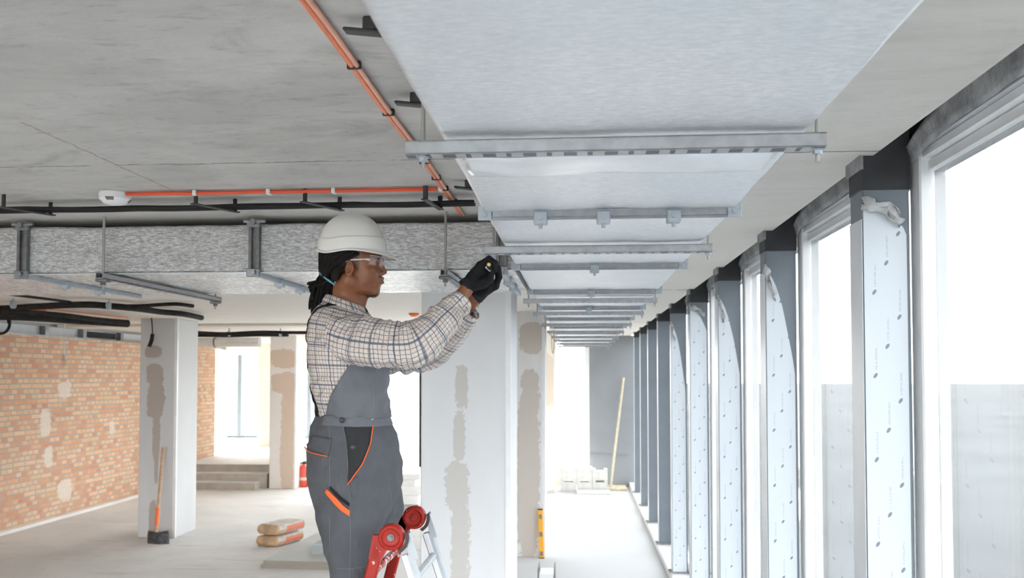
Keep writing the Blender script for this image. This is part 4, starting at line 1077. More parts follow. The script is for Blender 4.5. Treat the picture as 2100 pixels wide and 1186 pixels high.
for side in (-1, 1):
    s = 0.125
    while s < SMAX[side] - 0.12:
        p, q = leg_pt(side, s, LY0), leg_pt(side, s, LY1)
        if side > 0: p += Vector((0.0, 0, -0.02)); q += Vector((0.0, 0, -0.02))
        MB().tube([p, q], 0.013, 10).build('rung', M['ladder_red_worn'] if (side < 0 and s < 0.2) else M['ladder_white'], ld, smooth=True)
        s += 0.236

# ================================================================== THE WORKER
PY = 3.02
class Field:
    """signed distance field on a (non-uniform) grid, turned into one smooth skin"""
    def __init__(s, xs, ys, zs):
        s.ax = [np.asarray(a, dtype=np.float32) for a in (xs, ys, zs)]
        s.F = np.full([len(a) for a in s.ax], 0.06, dtype=np.float32)
    def sub(s, lo, hi, pad):
        sl = []
        for a, l, h in zip(s.ax, lo, hi):
            i0 = max(0, np.searchsorted(a, l - pad) - 1); i1 = min(len(a), np.searchsorted(a, h + pad) + 1)
            sl.append(slice(i0, i1))
        g = np.meshgrid(*[a[q] for a, q in zip(s.ax, sl)], indexing='ij', sparse=True)
        return tuple(sl), g
    def put(s, d, sl, k, neg=False):
        A = s.F[sl]
        if neg:
            d = -d; h = np.clip(0.5 - 0.5 * (A - d) / max(k, 1e-5), 0, 1); s.F[sl] = A * (1 - h) + d * h + k * h * (1 - h)
        else:
            h = np.clip(0.5 + 0.5 * (A - d) / max(k, 1e-5), 0, 1); s.F[sl] = A * (1 - h) + d * h - k * h * (1 - h)
    def cone(s, a, b, ra, rb, k=0.01, sc=(1, 1, 1), neg=False):
        a = Vector(a); b = Vector(b); rm = max(ra, rb)
        lo = [min(a[i], b[i]) - rm / sc[i] for i in range(3)]; hi = [max(a[i], b[i]) + rm / sc[i] for i in range(3)]
        sl, (x, y, z) = s.sub(lo, hi, k + 0.012)
        ab = b - a; L2 = max(ab.length_squared, 1e-9)
        t = np.clip(((x - a.x) * ab.x + (y - a.y) * ab.y + (z - a.z) * ab.z) / L2, 0, 1)
        d = np.sqrt(((x - a.x - t * ab.x) * sc[0]) ** 2 + ((y - a.y - t * ab.y) * sc[1]) ** 2 + ((z - a.z - t * ab.z) * sc[2]) ** 2) - (ra + (rb - ra) * t)
        s.put(d, sl, k, neg)
    def ell(s, c, r, k=0.01, rot=0.0, neg=False):
        """ellipsoid, optionally turned in the x-z plane"""
        c = Vector(c); rm = max(r)
        sl, (x, y, z) = s.sub([c[i] - rm for i in range(3)], [c[i] + rm for i in range(3)], k + 0.012)
        dx, dy, dz = x - c.x, y - c.y, z - c.z
        if rot:
            ca, sa = math.cos(rot), math.sin(rot); dx, dz = dx * ca + dz * sa, -dx * sa + dz * ca
        k0 = np.sqrt((dx / r[0]) ** 2 + (dy / r[1]) ** 2 + (dz / r[2]) ** 2) + 1e-6
        k1 = np.sqrt((dx / r[0] ** 2) ** 2 + (dy / r[1] ** 2) ** 2 + (dz / r[2] ** 2) ** 2) + 1e-6
        s.put(k0 * (k0 - 1) / k1, sl, k, neg)
    def mesh(s):
        F = s.F; ins = F < 0; nx, ny, nz = F.shape
        c = np.zeros((nx - 1, ny - 1, nz - 1), dtype=np.int8)
        for i in (0, 1):
            for j in (0, 1):
                for k in (0, 1): c += ins[i:nx - 1 + i, j:ny - 1 + j, k:nz - 1 + k]
        I, J, K = np.nonzero((c > 0) & (c < 8))
        ids = np.full(c.shape, -1, dtype=np.int64); ids[I, J, K] = np.arange(len(I))
        acc = np.zeros((len(I), 3)); cnt = np.zeros(len(I))
        ax = s.ax
        cor = [(i, j, k) for i in (0, 1) for j in (0, 1) for k in (0, 1)]
        for a in cor:
            for d in range(3):
                if a[d]: continue
                b = list(a); b[d] = 1
                Fa = F[I + a[0], J + a[1], K + a[2]].astype(float); Fb = F[I + b[0], J + b[1], K + b[2]].astype(float)
                m = (Fa < 0) != (Fb < 0); t = np.where(m, Fa / np.where(Fa == Fb, 1, Fa - Fb), 0)
                idx = (I, J, K)
                for e in range(3):
                    pa = ax[e][idx[e] + a[e]]; pb = ax[e][idx[e] + b[e]]
                    acc[:, e] += np.where(m, pa + (pb - pa) * t, 0)
                cnt += m
        V = acc / cnt[:, None]; faces = []
        for d in range(3):
            sl0 = [slice(None)] * 3; sl1 = [slice(None)] * 3
            sl0[d] = slice(0, -1); sl1[d] = slice(1, None)
            A, B = ins[tuple(sl0)], ins[tuple(sl1)]
            P = np.array(np.nonzero(A != B)).T
            e1, e2 = (d + 1) % 3, (d + 2) % 3
            P = P[(P[:, e1] > 0) & (P[:, e2] > 0) & (P[:, e1] < ids.shape[e1]) & (P[:, e2] < ids.shape[e2])]
            def idn(o1, o2):
                Q = P.copy(); Q[:, e1] -= o1; Q[:, e2] -= o2
                return ids[Q[:, 0], Q[:, 1], Q[:, 2]]
            q = np.stack([idn(1, 1), idn(0, 1), idn(0, 0), idn(1, 0)], 1)
            flip = B[P[:, 0], P[:, 1], P[:, 2]]
            q[flip] = q[flip][:, ::-1]
            faces.append(q)
        Fq = np.concatenate(faces)
        return V, Fq[(Fq >= 0).all(1)]
def axis(*segs):
    """non-uniform axis: (start, step, end) segments"""
    out = []
    for a, st, b in segs: out += list(np.arange(a, b - 1e-9, st))
    out.append(segs[-1][2]); return out

def A(px, py, Y=PY): return at(px, py, Y)
W1 = 1 / 1800 * PY      # metres per pixel at the worker
foot_l = Vector((0, 0, 0))
pbase = Vector((A(715, 700).x, PY, 0.99))

# ---------------- body: head, neck, torso, arms, hands and legs as one skin
hx0, hx1 = A(655, 500).x, A(800, 500).x
hz0, hz1 = A(700, 640).z, A(700, 455).z
xs = axis((hx0 - 0.10, 0.012, hx0), (hx0, 0.0028, hx1), (hx1, 0.006, A(1035, 600).x))
ys = axis((PY - 0.34, 0.009, PY - 0.105), (PY - 0.105, 0.003, PY + 0.105), (PY + 0.105, 0.009, PY + 0.34))
zs = axis((0.99, 0.013, A(0, 700).z), (A(0, 700).z, 0.006, hz0), (hz0, 0.0028, hz1 + 0.02))
B = Field(xs, ys, zs)
Wp = W1
def E(px, py, rx, ry, rz, k=0.012, dy=0.0, rot=0.0, neg=False): B.ell(A(px, py, PY) + Vector((0, dy, 0)), (rx * Wp, ry * Wp, rz * Wp), k, rot, neg)
def Cn(p, q, ra, rb, k=0.012, dy0=0.0, dy1=None, sc=(1, 1, 1), neg=False):
    dy1 = dy0 if dy1 is None else dy1
    B.cone(A(*p) + Vector((0, dy0, 0)), A(*q) + Vector((0, dy1, 0)), ra * Wp, rb * Wp, k, sc, neg)
# skull and face
E(724, 517, 57, 45, 52)
E(748, 545, 34, 38, 44, 0.02)
E(757, 572, 24, 33, 26, 0.02)
for s in (-1, 1):
    Cn((722, 578), (765, 601), 15, 9, 0.018, s * 0.052, s * 0.012)          # jaw line
    E(763, 560, 15, 11, 12, 0.014, s * 0.040)                               # cheek
    Cn((768, 534), (781, 533), 7, 6, 0.010, s * 0.036, s * 0.010)           # brow
E(766, 598, 12, 13, 9, 0.014)                                               # chin
E(770, 582, 12, 16, 13, 0.012)                                              # mouth region
E(777, 543, 6, 5, 12, 0.010)                                                # nose bridge
Cn((781, 543), (789, 557), 3.6, 4.6, 0.008)
E(788, 559, 5.0, 6.0, 4.2, 0.005)
for s in (-1, 1):
    E(783, 562, 4.6, 3.6, 3.4, 0.004, s * 0.0105)                           # nostril wings
    E(783.5, 566, 2.2, 1.6, 1.8, 0.002, s * 0.0075, neg=True)
    E(777, 545, 7, 8, 6.5, 0.010, s * 0.034, neg=True)                      # eye socket
    E(771, 545, 8.0, 7.5, 6.5, 0.004, s * 0.032)                            # closed lid mass around the eye
Cn((784, 571.5), (780, 572.5), 3.3, 3.3, 0.005, 0.0, 0.017); Cn((784, 571.5), (780, 572.5), 3.3, 3.3, 0.005, 0.0, -0.017)
Cn((783.5, 580), (779, 579), 3.9, 3.3, 0.005, 0.0, 0.015); Cn((783.5, 580), (779, 579), 3.9, 3.3, 0.005, 0.0, -0.015)
Cn((790, 575.8), (786, 576.2), 1.0, 1.0, 0.002, 0.0, 0.016, neg=True); Cn((790, 575.8), (786, 576.2), 1.0, 1.0, 0.002, 0.0, -0.016, neg=True)
E(786, 588, 5, 12, 4.0, 0.008, neg=True)
E(720, 585, 26, 38, 28, 0.02)                                               # back of the jaw
Cn((716, 580), (706, 632), 31, 36, 0.02, sc=(1, 1.05, 1))                   # neck
Cn((748, 604), (738, 628), 8, 12, 0.016)                                    # throat
# ears
for s in (-1, 1):
    dy = s * 0.074
    E(727, 557, 8.5, 4.2, 15, 0.006, dy, 0.12)
    for i in range(13):
        a = math.radians(-130 + i * 24); a2 = math.radians(-130 + (i + 1) * 24)
        if i > 9: break
        Cn((726.5 + 8.6 * math.sin(a2 * -1 + 1.4), 555 - 13.5 * math.cos(a2 * -1 + 1.4)), (726.5 + 8.6 * math.sin(a * -1 + 1.4), 555 - 13.5 * math.cos(a * -1 + 1.4)), 2.4, 2.4, 0.003, s * 0.080)
    E(729, 556, 5.0, 4.5, 8.0, 0.004, s * 0.083, neg=True)
    E(727, 569, 4.2, 3.0, 4.5, 0.005, s * 0.076)
    E(735, 558, 3.0, 3.0, 4.5, 0.005, s * 0.074)
# torso
E(712, 700, 50, 82, 52, 0.04)
E(716, 765, 50, 78, 80, 0.05)
E(722, 860, 48, 72, 70, 0.05)
E(725, 930, 50, 74, 52, 0.05)
for s in (-1, 1): Cn((708, 640), (704, 686), 20, 24, 0.03, s * 0.04, s * 0.135)
RS, RE, RW = A(702, 692, 2.88), A(852, 714, 2.84), A(956, 595, 2.945)
LS, LE, LW = A(702, 690, 3.19), A(868, 722, 3.22), A(981, 606, 3.075)
for S_, E_, W_, H_ in ((RS, RE, RW, A(990, 560, 2.975)), (LS, LE, LW, A(1010, 585, 3.06))):
    B.cone(S_, E_, 0.042, 0.038, 0.02); B.cone(E_, E_.lerp(W_, 0.35), 0.032, 0.033, 0.01); B.cone(E_.lerp(W_, 0.35), W_, 0.033, 0.0225, 0.01)
    B.cone(W_, W_.lerp(H_, 0.55), 0.0225, 0.016, 0.004)
# legs
for s in (-1, 1):
    hip, knee, ank = A(728, 950) + Vector((0, s * 0.085, 0)), A(715, 1235) + Vector((0, s * 0.08 - 0.01, 0)), A(660, 1485) + Vector((0, s * 0.085 - 0.015, 0))
    B.cone(hip, knee, 0.060, 0.036, 0.02); B.cone(knee, knee.lerp(ank, 0.35), 0.036, 0.036, 0.01); B.cone(knee.lerp(ank, 0.35), ank, 0.036, 0.028, 0.01)
    B.cone(ank, ank + Vector((0.08, 0, -0.05)), 0.026, 0.016, 0.005)
bv, bf = B.mesh()
beard = []
def bc(px, py, dy, rx, ry, rz, amt, c=(0.012, 0.008, 0.006)):
    p = A(px, py) ; beard.append((p.x, p.y + dy, p.z, rx * Wp, ry * Wp, rz * Wp, amt, c))
bc(764, 607, 0, 17, 17, 6.5, 0.93); bc(777, 596, 0, 6, 8, 5, 0.6)
for s in (-1, 1):
    bc(748, 603, s * 0.03, 20, 16, 5, 0.35)
    bc(783, 568.5, s * 0.012, 5, 7, 2.2, 0.55)
    bc(772, 533.5, s * 0.030, 12, 13, 2.6, 0.85)
    bc(742, 545, s * 0.072, 6, 12, 20, 0.55)
bc(786, 576, 0, 8, 15, 7, 0.55, (0.26, 0.085, 0.075))
BODY = link('person', bv, bf, mat_skin('skin', beard), None, smooth=True)
BODY['label'] = 'person in hard hat, plaid shirt and grey overalls on a ladder, working at the duct'
BODY['category'] = 'person'
WB = BODY
# eyes
for s in (-1, 1):
    c = A(771.5, 545) + Vector((0, s * 0.031, 0))
    MB().lathe(c - Vector((0.0115, 0, 0)), (1, 0, 0.0), [(0.0, 0.0)] + [(0.0115 - 0.0115 * math.cos(a), 0.0115 * math.sin(a)) for a in [i * math.pi / 12 for i in range(1, 12)]] + [(0.023, 0)], 20).build('eye', M['eye'], WB, smooth=True)

# ---------------- hair
def hair_all():
    mb = MB()
    cap = []
    for i in range(17):
        v = i / 16; row = []
        for j in range(40):
            a = math.radians(52 + 256 * j / 39)
            z = 463 + 118 * v
            r = math.sin(math.pi * min(1, 0.06 + 0.52 * (v ** 0.6)))
            rx, ry = 61 * (0.35 + 0.65 * r), 49 * (0.35 + 0.65 * r)
            if v > 0.62: rx *= 1 - 0.35 * (v - 0.62) / 0.38
            # the hair line steps back round the ear
            zz = min(z, 463 + 118 * (0.50 + 0.5 * min(1, max(0, (min(a, 2 * math.pi - a) - 1.15) / 0.9))))
            p = A(720 + rx * math.cos(a), zz) + Vector((0, ry * math.sin(a) * Wp, 0))
            p += Vector((noise.noise((j * 0.9, v * 3, 0)), noise.noise((j * 0.9, v * 3, 4)), 0)) * 0.004
            row.append(p)
        cap.append(row)
    o = MB().sheet(cap)
    mb._add(o.v, o.f)
    rng = random.Random(5)
    tie = A(688, 583)
    n = 0
    for i in range(92):
        a = math.radians(58 + 244 * (i + 0.5) / 92); lay = i % 3
        z0 = 506 + 9 * lay + 4 * rng.random()
        lift = 1.5 + 1.5 * (i % 2)
        P0 = A(721 + (59 + lift) * math.cos(a), z0) + Vector((0, (48 + lift) * math.sin(a) * Wp, 0))
        am = a + (math.pi - a) * 0.30
        sd = math.sin(am)
        P1 = A(719 + (59 + lift) * math.cos(am), 530 + 8 * lay + rng.random() * 6) + Vector((0, (47 + lift) * sd * Wp, 0))
        am = a + (math.pi - a) * 0.55; sd = math.sin(am)
        P2 = A(712 + 50 * math.cos(am), 553 + 7 * lay + rng.random() * 6) + Vector((0, (39 + lift) * sd * Wp, 0))
        u = (lay + rng.random()) / 3; w = math.sin(a) * 0.9 + rng.uniform(-.25, .25)
        hw_ = 0.030 * math.sqrt(max(0, 1 - (2 * u - 1) ** 2 * 0.8))
        T = A(661 + 33 * u, 561 + 26 * u) + Vector((0, w * hw_, 0))
        ex = 642 + 50 * u + rng.uniform(-4, 4)
        ey = 648 + 12 * math.exp(-((ex - 665) / 17) ** 2) + rng.uniform(-14, 3)
        if i % 7 == 0: ex, ey = 640 + rng.uniform(-1, 5), 590 + rng.uniform(-4, 14)
        Q1 = A(T.x * 0 + 657 + 34 * u - 4, 582 + 16 * u if i % 7 else 578) + Vector((0, w * 0.034, 0))
        Q2 = A(ex + 2, (ey + 594) / 2 if i % 7 else ey - 4) + Vector((0, w * 0.038, 0))
        Q3 = A(ex, ey) + Vector((0, w * 0.040, 0))
        path = smoothpath([P0, P1, P2, T, Q1, Q2, Q3], 5)
        m = len(path); r = [0.0062 * (0.85 + 0.3 * noise.noise((i * 3.1, q * 0.9, 0))) * (1 if q < m - 3 else (m - q) / 4 + 0.15) for q in range(m)]
        r = [x * (0.75 if 13 <= q <= 17 else 1) for q, x in enumerate(r)]
        mb.tube(path, r, 6)
    return mb
hair = hair_all().build('hair', M['hair'], WB, smooth=True, angle=80)
sm = hair.modifiers.new('thick', 'SOLIDIFY'); sm.thickness = 0.0; sm.show_render = False
hair.modifiers.remove(sm)
pts = []
for i in range(25):
    a = 2 * math.pi * i / 24
    pts.append(A(677 + 22 * math.cos(a), 574 + 17 * math.cos(a)) + Vector((0, 0.046 * math.sin(a), 0)))
MB().tube(pts, 0.0022, 6).tube([p + Vector((0.002, 0, -0.005)) for p in pts], 0.0018, 6).build('hair_tie', M['tie'], hair, smooth=True, angle=80)
c = A(690, 584, PY - 0.036)
MB().tube([c + Vector((-0.006, 0, 0.010)), c + Vector((0.006, -0.001, -0.004))], [0.002, 0.006], 8).tube([c + Vector((0.004, 0, -0.012)), c + Vector((0.001, 0, -0.020))], 0.0018, 6).tube([c + Vector((-0.001, 0, -0.022)), c + Vector((-0.004, 0, -0.030))], 0.0018, 6).build('hair_clip', M['pearl'], hair, smooth=True)

# ---------------- hard hat
def hat_pt(a, t, off=0.0):
    """a: angle about the vertical, 0 = front; t: 0 at the crown, 1 at the rim"""
    ca, sa = math.cos(a), math.sin(a)
    front = max(0, ca)
    # rim height (pixels): back low, rising over the ear, down to the peak in front
    zr = 517.5 + 5.5 * math.exp(-((abs(a if a < math.pi else 2 * math.pi - a) - 2.1) / 0.45) ** 2) - 6 * math.exp(-((abs(a if a < math.pi else 2 * math.pi - a) - math.pi) / 0.5) ** 2) + 6.0 * front ** 2
    ztop = 441.5
    e = 2.0 + 0.55 * front ** 2
    th = t * math.pi / 2
    r = math.sin(th) ** (2 / e * 1.0); h = math.cos(th) ** (2 / e)
    rx = (68 if ca > 0 else 65)
    x = 722 + rx * ca * r - 5 * h; z = zr - (zr - ztop) * h
    y = 58 * sa * r
    z -= 2.2 * math.exp(-(y / 9.0) ** 2) * (1 if t < 0.72 else max(0, 1 - (t - 0.72) / 0.12)) * (1 if t > 0.05 else 0.8)
    k = 1 + off
    # step of the lower band
    st = 2.4 * (1 if t > 0.80 else max(0, (t - 0.786) / 0.014))
    return x + st * ca + off * 60 * ca, y + st * sa + off * 60 * sa, z
def hatv(x, y, z): return A(x, z) + Vector((0, y * Wp, 0))
rows = []; NA = 72
for i in range(100):
    t = i / 99 * 0.985 + 0.006
    rows.append([hatv(*hat_pt(2 * math.pi * j / NA, min(1, t))) for j in range(NA + 1)])
for (fx, dz, bk) in ((2.0, 0.6, 1.0), (5, 1.8, 2.2), (10, 3.8, 3.0), (16, 6.2, 3.6), (21, 8.0, 4.0), (22.5, 9.6, 4.0), (20, 9.8, 3.0)):
    row = []
    for j in range(NA + 1):
        a = 2 * math.pi * j / NA; x, y, z = hat_pt(a, 1.0); f = max(0, math.cos(a)) ** 1.5
        ext = fx * f + bk * (1 - f) * (0.6 + 0.4 * abs(math.cos(a)))
        row.append(hatv(x + ext * math.cos(a), y + ext * math.sin(a) * 0.9, z + dz * (0.25 + 0.55 * f)))
    rows.append(row)
hat = MB().sheet(rows).build('hard_hat', M['hat'], WB, smooth=True, angle=50)
sm = hat.modifiers.new('thick', 'SOLIDIFY'); sm.thickness = 0.0025; sm.offset = -1
rows = [[hatv(720 + 57 * math.cos(a), 46 * math.sin(a), z + (4 if i else 0)) for a in [2 * math.pi * j / 40 for j in range(41)]] for i, z in enumerate((498, 512))]
hb = MB().sheet(rows).build('head_band', M['hat_in'], hat, smooth=True)
sm = hb.modifiers.new('thick', 'SOLIDIFY'); sm.thickness = 0.003
MB().tube([hatv(740, -50, 513), hatv(746, -51, 522), hatv(752, -49, 514)], 0.0025, 6).build('strap_loop', M['clear'], hat, smooth=True)

# ---------------- safety glasses
def G(px, py, y): return A(px, py) + Vector((0, y, 0))
gl_o = MB().tube([G(788.5, 530.5, 0), G(789.3, 537, 0.004), G(789.5, 541, 0.0)], 0.0022, 6).build('safety_glasses', M['clear'], WB, smooth=True)
for s in (-1, 1):
    MB().tube(smoothpath([G(722, 540, s * 0.078), G(742, 538.5, s * 0.078), G(760, 537.5, s * 0.074), G(768, 538.5, s * 0.068)]), [0.0026] * 13 + [0.0042] * 6, 6).build('temple', M['clear'], gl_o, smooth=True)
rows = []
for i in range(9):
    v = i / 8; row = []
    for j in range(41):
        u = -1 + 2 * j / 40
        x = 788.5 - 21 * abs(u) ** 2.6 - 2.5 * v; z = 530.5 + 21 * v - 1.5 * abs(u) ** 2 + (4.5 * math.exp(-(u / 0.13) ** 2) * (-1) * v)
        row.append(G(x, z, u * 0.066))
    rows.append(row)
o = MB().sheet(rows).build('lens', M['lens'], gl_o, smooth=True)
sm = o.modifiers.new('thick', 'SOLIDIFY'); sm.thickness = 0.0022
MB().tube([Vector(p) for p in rows[0]], 0.0016, 6).build('brow_bar', M['clear'], gl_o, smooth=True)

# ---------------- cloth helpers
def ringpt(C, U, V_, a, e=2.0, k=1.0):
    ca, sa = math.cos(a), math.sin(a)
    return C + U * (math.copysign(abs(ca) ** (2 / e), ca) * k) + V_ * (math.copysign(abs(sa) ** (2 / e), sa) * k)
def cat(P, t):
    n = len(P) - 1; i = min(int(t), n - 1); f = t - i
    p0, p1, p2, p3 = P[max(i - 1, 0)], P[i], P[i + 1], P[min(i + 2, n)]
    return 0.5 * ((2 * p1) + (p2 - p0) * f + (2 * p0 - 5 * p1 + 4 * p2 - p3) * f * f + (3 * p1 - p0 - 3 * p2 + p3) * f ** 3)
class Loft:
    """rings: (C, U, V, e). Surface point S(t, a, off) with t the ring parameter and a the angle (0 = U direction)."""
    def __init__(s, rings, disp=None):
        s.C = [r[0] for r in rings]; s.U = [r[1] for r in rings]; s.V = [r[2] for r in rings]; s.e = [r[3] for r in rings]; s.n = len(rings) - 1; s.disp = disp
        s.arc = [0]
        for i in range(s.n): s.arc.append(s.arc[-1] + (s.C[i + 1] - s.C[i]).length)
    def S(s, t, a, off=0.0):
        C, U, V_ = cat(s.C, t), cat(s.U, t), cat(s.V, t); i = min(int(t), s.n - 1); e = s.e[i] + (s.e[i + 1] - s.e[i]) * (t - i)
        p = ringpt(C, U, V_, a, e)
        if s.disp or off:
            nrm = (p - C).normalized(); p = p + nrm * (off + (s.disp(t, a, p) if s.disp else 0))
        return p
    def mesh(s, m, n, a0=0.0, cap=False, uvk=1.0):
        vs = []; uv = []; R = (s.U[s.n // 2].length + s.V[s.n // 2].length) / 2
        for i in range(m + 1):
            t = s.n * i / m; j = min(int(t), s.n - 1); L = s.arc[j] + (s.arc[j + 1] - s.arc[j]) * (t - j)
            for k in range(n + 1):
                a = a0 + 2 * math.pi * k / n; vs.append(s.S(t, a)); uv.append((L, (a - a0 - math.pi) * R * uvk))
        N = n + 1
        fs = [(i * N + k, i * N + k + 1, (i + 1) * N + k + 1, (i + 1) * N + k) for i in range(m) for k in range(n)]
        return vs, fs, uv
def RB(back, front, ry, e=2.2, Y=PY):
    b, f = A(*back, Y), A(*front, Y)
    return ((b + f) / 2, (f - b) / 2, Vector((0, ry, 0)), e)
nf = noise.noise
def fold(p, sx, sy, sz, amp, seed=0):
    v = nf((p.x * sx + seed, p.y * sy, p.z * sz + seed * 2)); return amp * (1 - 2.2 * abs(v))

# ---------------- shirt: body, two sleeves, collar
def dsp_torso(t, a, p):
    return fold(p, 13, 10, 19, 0.008, 3) + fold(p, 30, 22, 40, 0.0035, 8)
shirt_rings = [RB((672, 616), (749, 640), .066), RB((666, 626), (757, 650), .105), RB((657, 638), (767, 664), .150), RB((649, 655), (778, 680), .182), RB((645, 680), (785, 700), .196, 2.3),
               RB((644, 710), (789, 722), .196, 2.3), RB((645, 745), (788, 750), .188), RB((649, 780), (786, 784), .178), RB((654, 815), (788, 820), .168), RB((660, 845), (791, 851), .160), RB((662, 876), (790, 880), .155)]
TS = Loft(shirt_rings, dsp_torso)
vs, fs, uv = TS.mesh(90, 96, a0=math.pi / 2 + 0.3)
shirt = link('plaid_shirt', vs, fs, M['plaid'], WB, smooth=True, uvs=uv)
SHV, SHF = [Vector(v) for v in vs], fs
def sleeve(path, seed, side):
    """path: (px, py, Y, r_px)"""
    P = [A(a, b, Y) for a, b, Y, r in path]; R = [r * Y / 1800 for a, b, Y, r in path]; rings = []
    ref = Vector((0, 1, 0))
    for i in range(len(P)):
        d = (P[min(i + 1, len(P) - 1)] - P[max(i - 1, 0)]).normalized()
        v = (ref - d * ref.dot(d)).normalized(); u = v.cross(d)
        rings.append((P[i], u * R[i], v * R[i] * 0.95, 2.1))
    def disp(t, a, p):
        n = len(P) - 1; el = math.exp(-((t - 3.3) / 0.9) ** 2); L = t
        s = math.sin(L * 11 + 2.2 * math.cos(a + seed) + 3 * nf((a * 0.8, t, seed)))
        return 0.0065 * s * el * (0.6 + 0.4 * math.cos(a - 1.2)) + fold(p, 13, 10, 17, 0.009, seed) + fold(p, 30, 22, 40, 0.0036, seed + 5)
    lf = Loft(rings, disp)
    vs, fs, uv = lf.mesh(96, 48, a0=math.pi / 2)
    # turned-back edge at the cuff
    n = 49; last = len(vs) - n; C = P[-1]; d = (P[-1] - P[-2]).normalized()
    for k in range(n): vs.append(C + (vs[last + k] - C) * 0.82 - d * 0.006); uv.append(uv[last + k])
    for k in range(n - 1): fs.append((last + k, last + k + 1, last + n + k + 1, last + n + k))
    return lf, vs, fs, uv
rp = [(686, 682, 2.93, 34), (700, 690, 2.885, 43), (742, 701, 2.85, 47), (800, 707, 2.83, 45), (842, 707, 2.83, 44), (868, 694, 2.845, 41), (900, 664, 2.875, 33), (926, 638, 2.91, 26), (945, 619, 2.935, 23)]
lf_r, vs, fs, uv = sleeve(rp, 2.3, -1)
o = link('sleeve', vs, fs, M['plaid'], shirt, smooth=True, uvs=uv)
RSV, RSF = [Vector(v) for v in vs], fs
lpth = [(690, 684, 3.12, 34), (705, 692, 3.165, 42), (760, 712, 3.20, 46), (820, 722, 3.21, 42), (862, 722, 3.21, 38), (892, 712, 3.19, 33), (924, 686, 3.15, 27), (950, 659, 3.11, 21), (966, 642, 3.09, 18)]
lf_l, vs, fs, uv = sleeve(lpth, 6.1, 1)
link('sleeve', vs, fs, M['plaid'], shirt, smooth=True, uvs=uv)
# cuffs: a doubled band with a button
for lf, nm in ((lf_r, 'r'), (lf_l, 'l')):
    C = cat(lf.C, lf.n - 0.02); C2 = cat(lf.C, lf.n - 0.85); U = cat(lf.U, lf.n - 0.02); V_ = cat(lf.V, lf.n - 0.02)
    d = (C - C2).normalized(); rows = []; uvv = []
    ks = [(-0.030, 1.10), (-0.028, 1.13), (-0.012, 1.12), (0.004, 1.10), (0.008, 1.07), (0.006, 1.0), (-0.01, 0.96)]
    for h, k in ks:
        rows.append([C + d * h + U * math.cos(a) * k + V_ * math.sin(a) * k for a in [math.pi / 2 + 2 * math.pi * j / 40 for j in range(41)]])
        uvv += [(0.5 + h, j * 0.0035) for j in range(41)]
    mb = MB().sheet(rows); cf = link('cuff', mb.v, mb.f, M['plaid'], shirt, smooth=True, uvs=uvv)
# collar: stand and fold
def collar():
    rows = []; uvv = []
    prof = [((676, 612), (741, 634), .058), ((674, 604), (744, 628), .062), ((670, 603), (750, 632), .069), ((664, 612), (760, 646), .079), ((660, 621), (766, 655), .090), ((664, 622), (762, 655), .087)]
    L = 0
    for i, (b, f, ry) in enumerate(prof):
        bb, ff = A(*b), A(*f); C = (bb + ff) / 2; U = (ff - bb) / 2
        row = []
        for j in range(61):
            a = math.radians(14 + 332 * j / 60)
            p = C + U * math.cos(a) + Vector((0, ry * math.sin(a), 0))
            if i >= 3: p += Vector((0, 0, -0.012 * max(0, math.cos(a)) ** 6))
            p += Vector((0, 0, 0.002 * nf((a * 3, i, 0))))
            row.append(p); uvv.append((0.3 + i * 0.011, (a - math.pi) * 0.062))
        rows.append(row)
    mb = MB().sheet(rows); return mb, uvv
mb, uvv = collar()
o = link('collar', mb.v, mb.f, M['plaid'], shirt, smooth=True, uvs=uvv)
sm = o.modifiers.new('thick', 'SOLIDIFY'); sm.thickness = 0.0018; sm.offset = 0
for t_, nm in ((1.0, 0), (2.2, 0), (3.4, 0)):
    p = TS.S(t_, -0.10, 0.004); MB().lathe(p, (0.9, -0.3, 0.5), [(0, 0.0055), (0.0015, 0.0058), (0.0025, 0.0045), (0.0025, 0)], 14).build('shirt_button', M['clear'], shirt, smooth=True)

# ---------------- overalls
def dsp_leg(t, a, p): return (fold(p, 11, 8, 10, 0.008, 12) + fold(p, 26, 18, 12, 0.0035, 31)) * min(1, t / 1.5)
def ov_rings():
    R = [RB((657, 845), (793, 851), .163, 2.2), RB((652, 862), (796, 868), .166), RB((645, 890), (806, 895), .176), RB((641, 930), (815, 932), .182), RB((641, 970), (818, 970), .180)]
    return R
near = ov_rings()
nl = [((645, 1005), (815, 1005), .150, PY - 0.03), ((652, 1040), (800, 1040), .118, PY - 0.065), ((661, 1080), (783, 1078), .105, PY - 0.085), ((671, 1120), (770, 1118), .100, PY - 0.092), ((682, 1160), (762, 1158), .096, PY - 0.098),
      ((688, 1200), (756, 1200), .092, PY - 0.10), ((680, 1250), (748, 1250), .088, PY - 0.10), ((666, 1320), (732, 1320), .080, PY - 0.105), ((641, 1400), (706, 1400), .078, PY - 0.105), ((626, 1470), (693, 1470), .076, PY - 0.105), ((622, 1500), (690, 1505), .076, PY - 0.105)]
for b, f, ry, Y in nl: near.append(RB(b, f, ry, 2.1, Y))
NLf = Loft(near, dsp_leg)
vs, fs, uv = NLf.mesh(170, 80, a0=math.pi / 2)
allv = list(vs); allf = list(fs)
fl = [((655, 960), (800, 960), .09, PY + 0.085), ((662, 990), (812, 990), .10, PY + 0.08), ((672, 1020), (822, 1020), .10, PY + 0.085), ((690, 1060), (818, 1060), .10, PY + 0.09), ((700, 1110), (796, 1110), .092, PY + 0.085), ((698, 1160), (774, 1160), .086, PY + 0.08),
      ((692, 1200), (762, 1200), .082, PY + 0.075), ((682, 1250), (748, 1250), .078, PY + 0.07), ((667, 1320), (731, 1320), .074, PY + 0.065), ((642, 1400), (706, 1400), .072, PY + 0.06), ((627, 1470), (693, 1470), .070, PY + 0.06), ((623, 1500), (690, 1505), .070, PY + 0.06)]
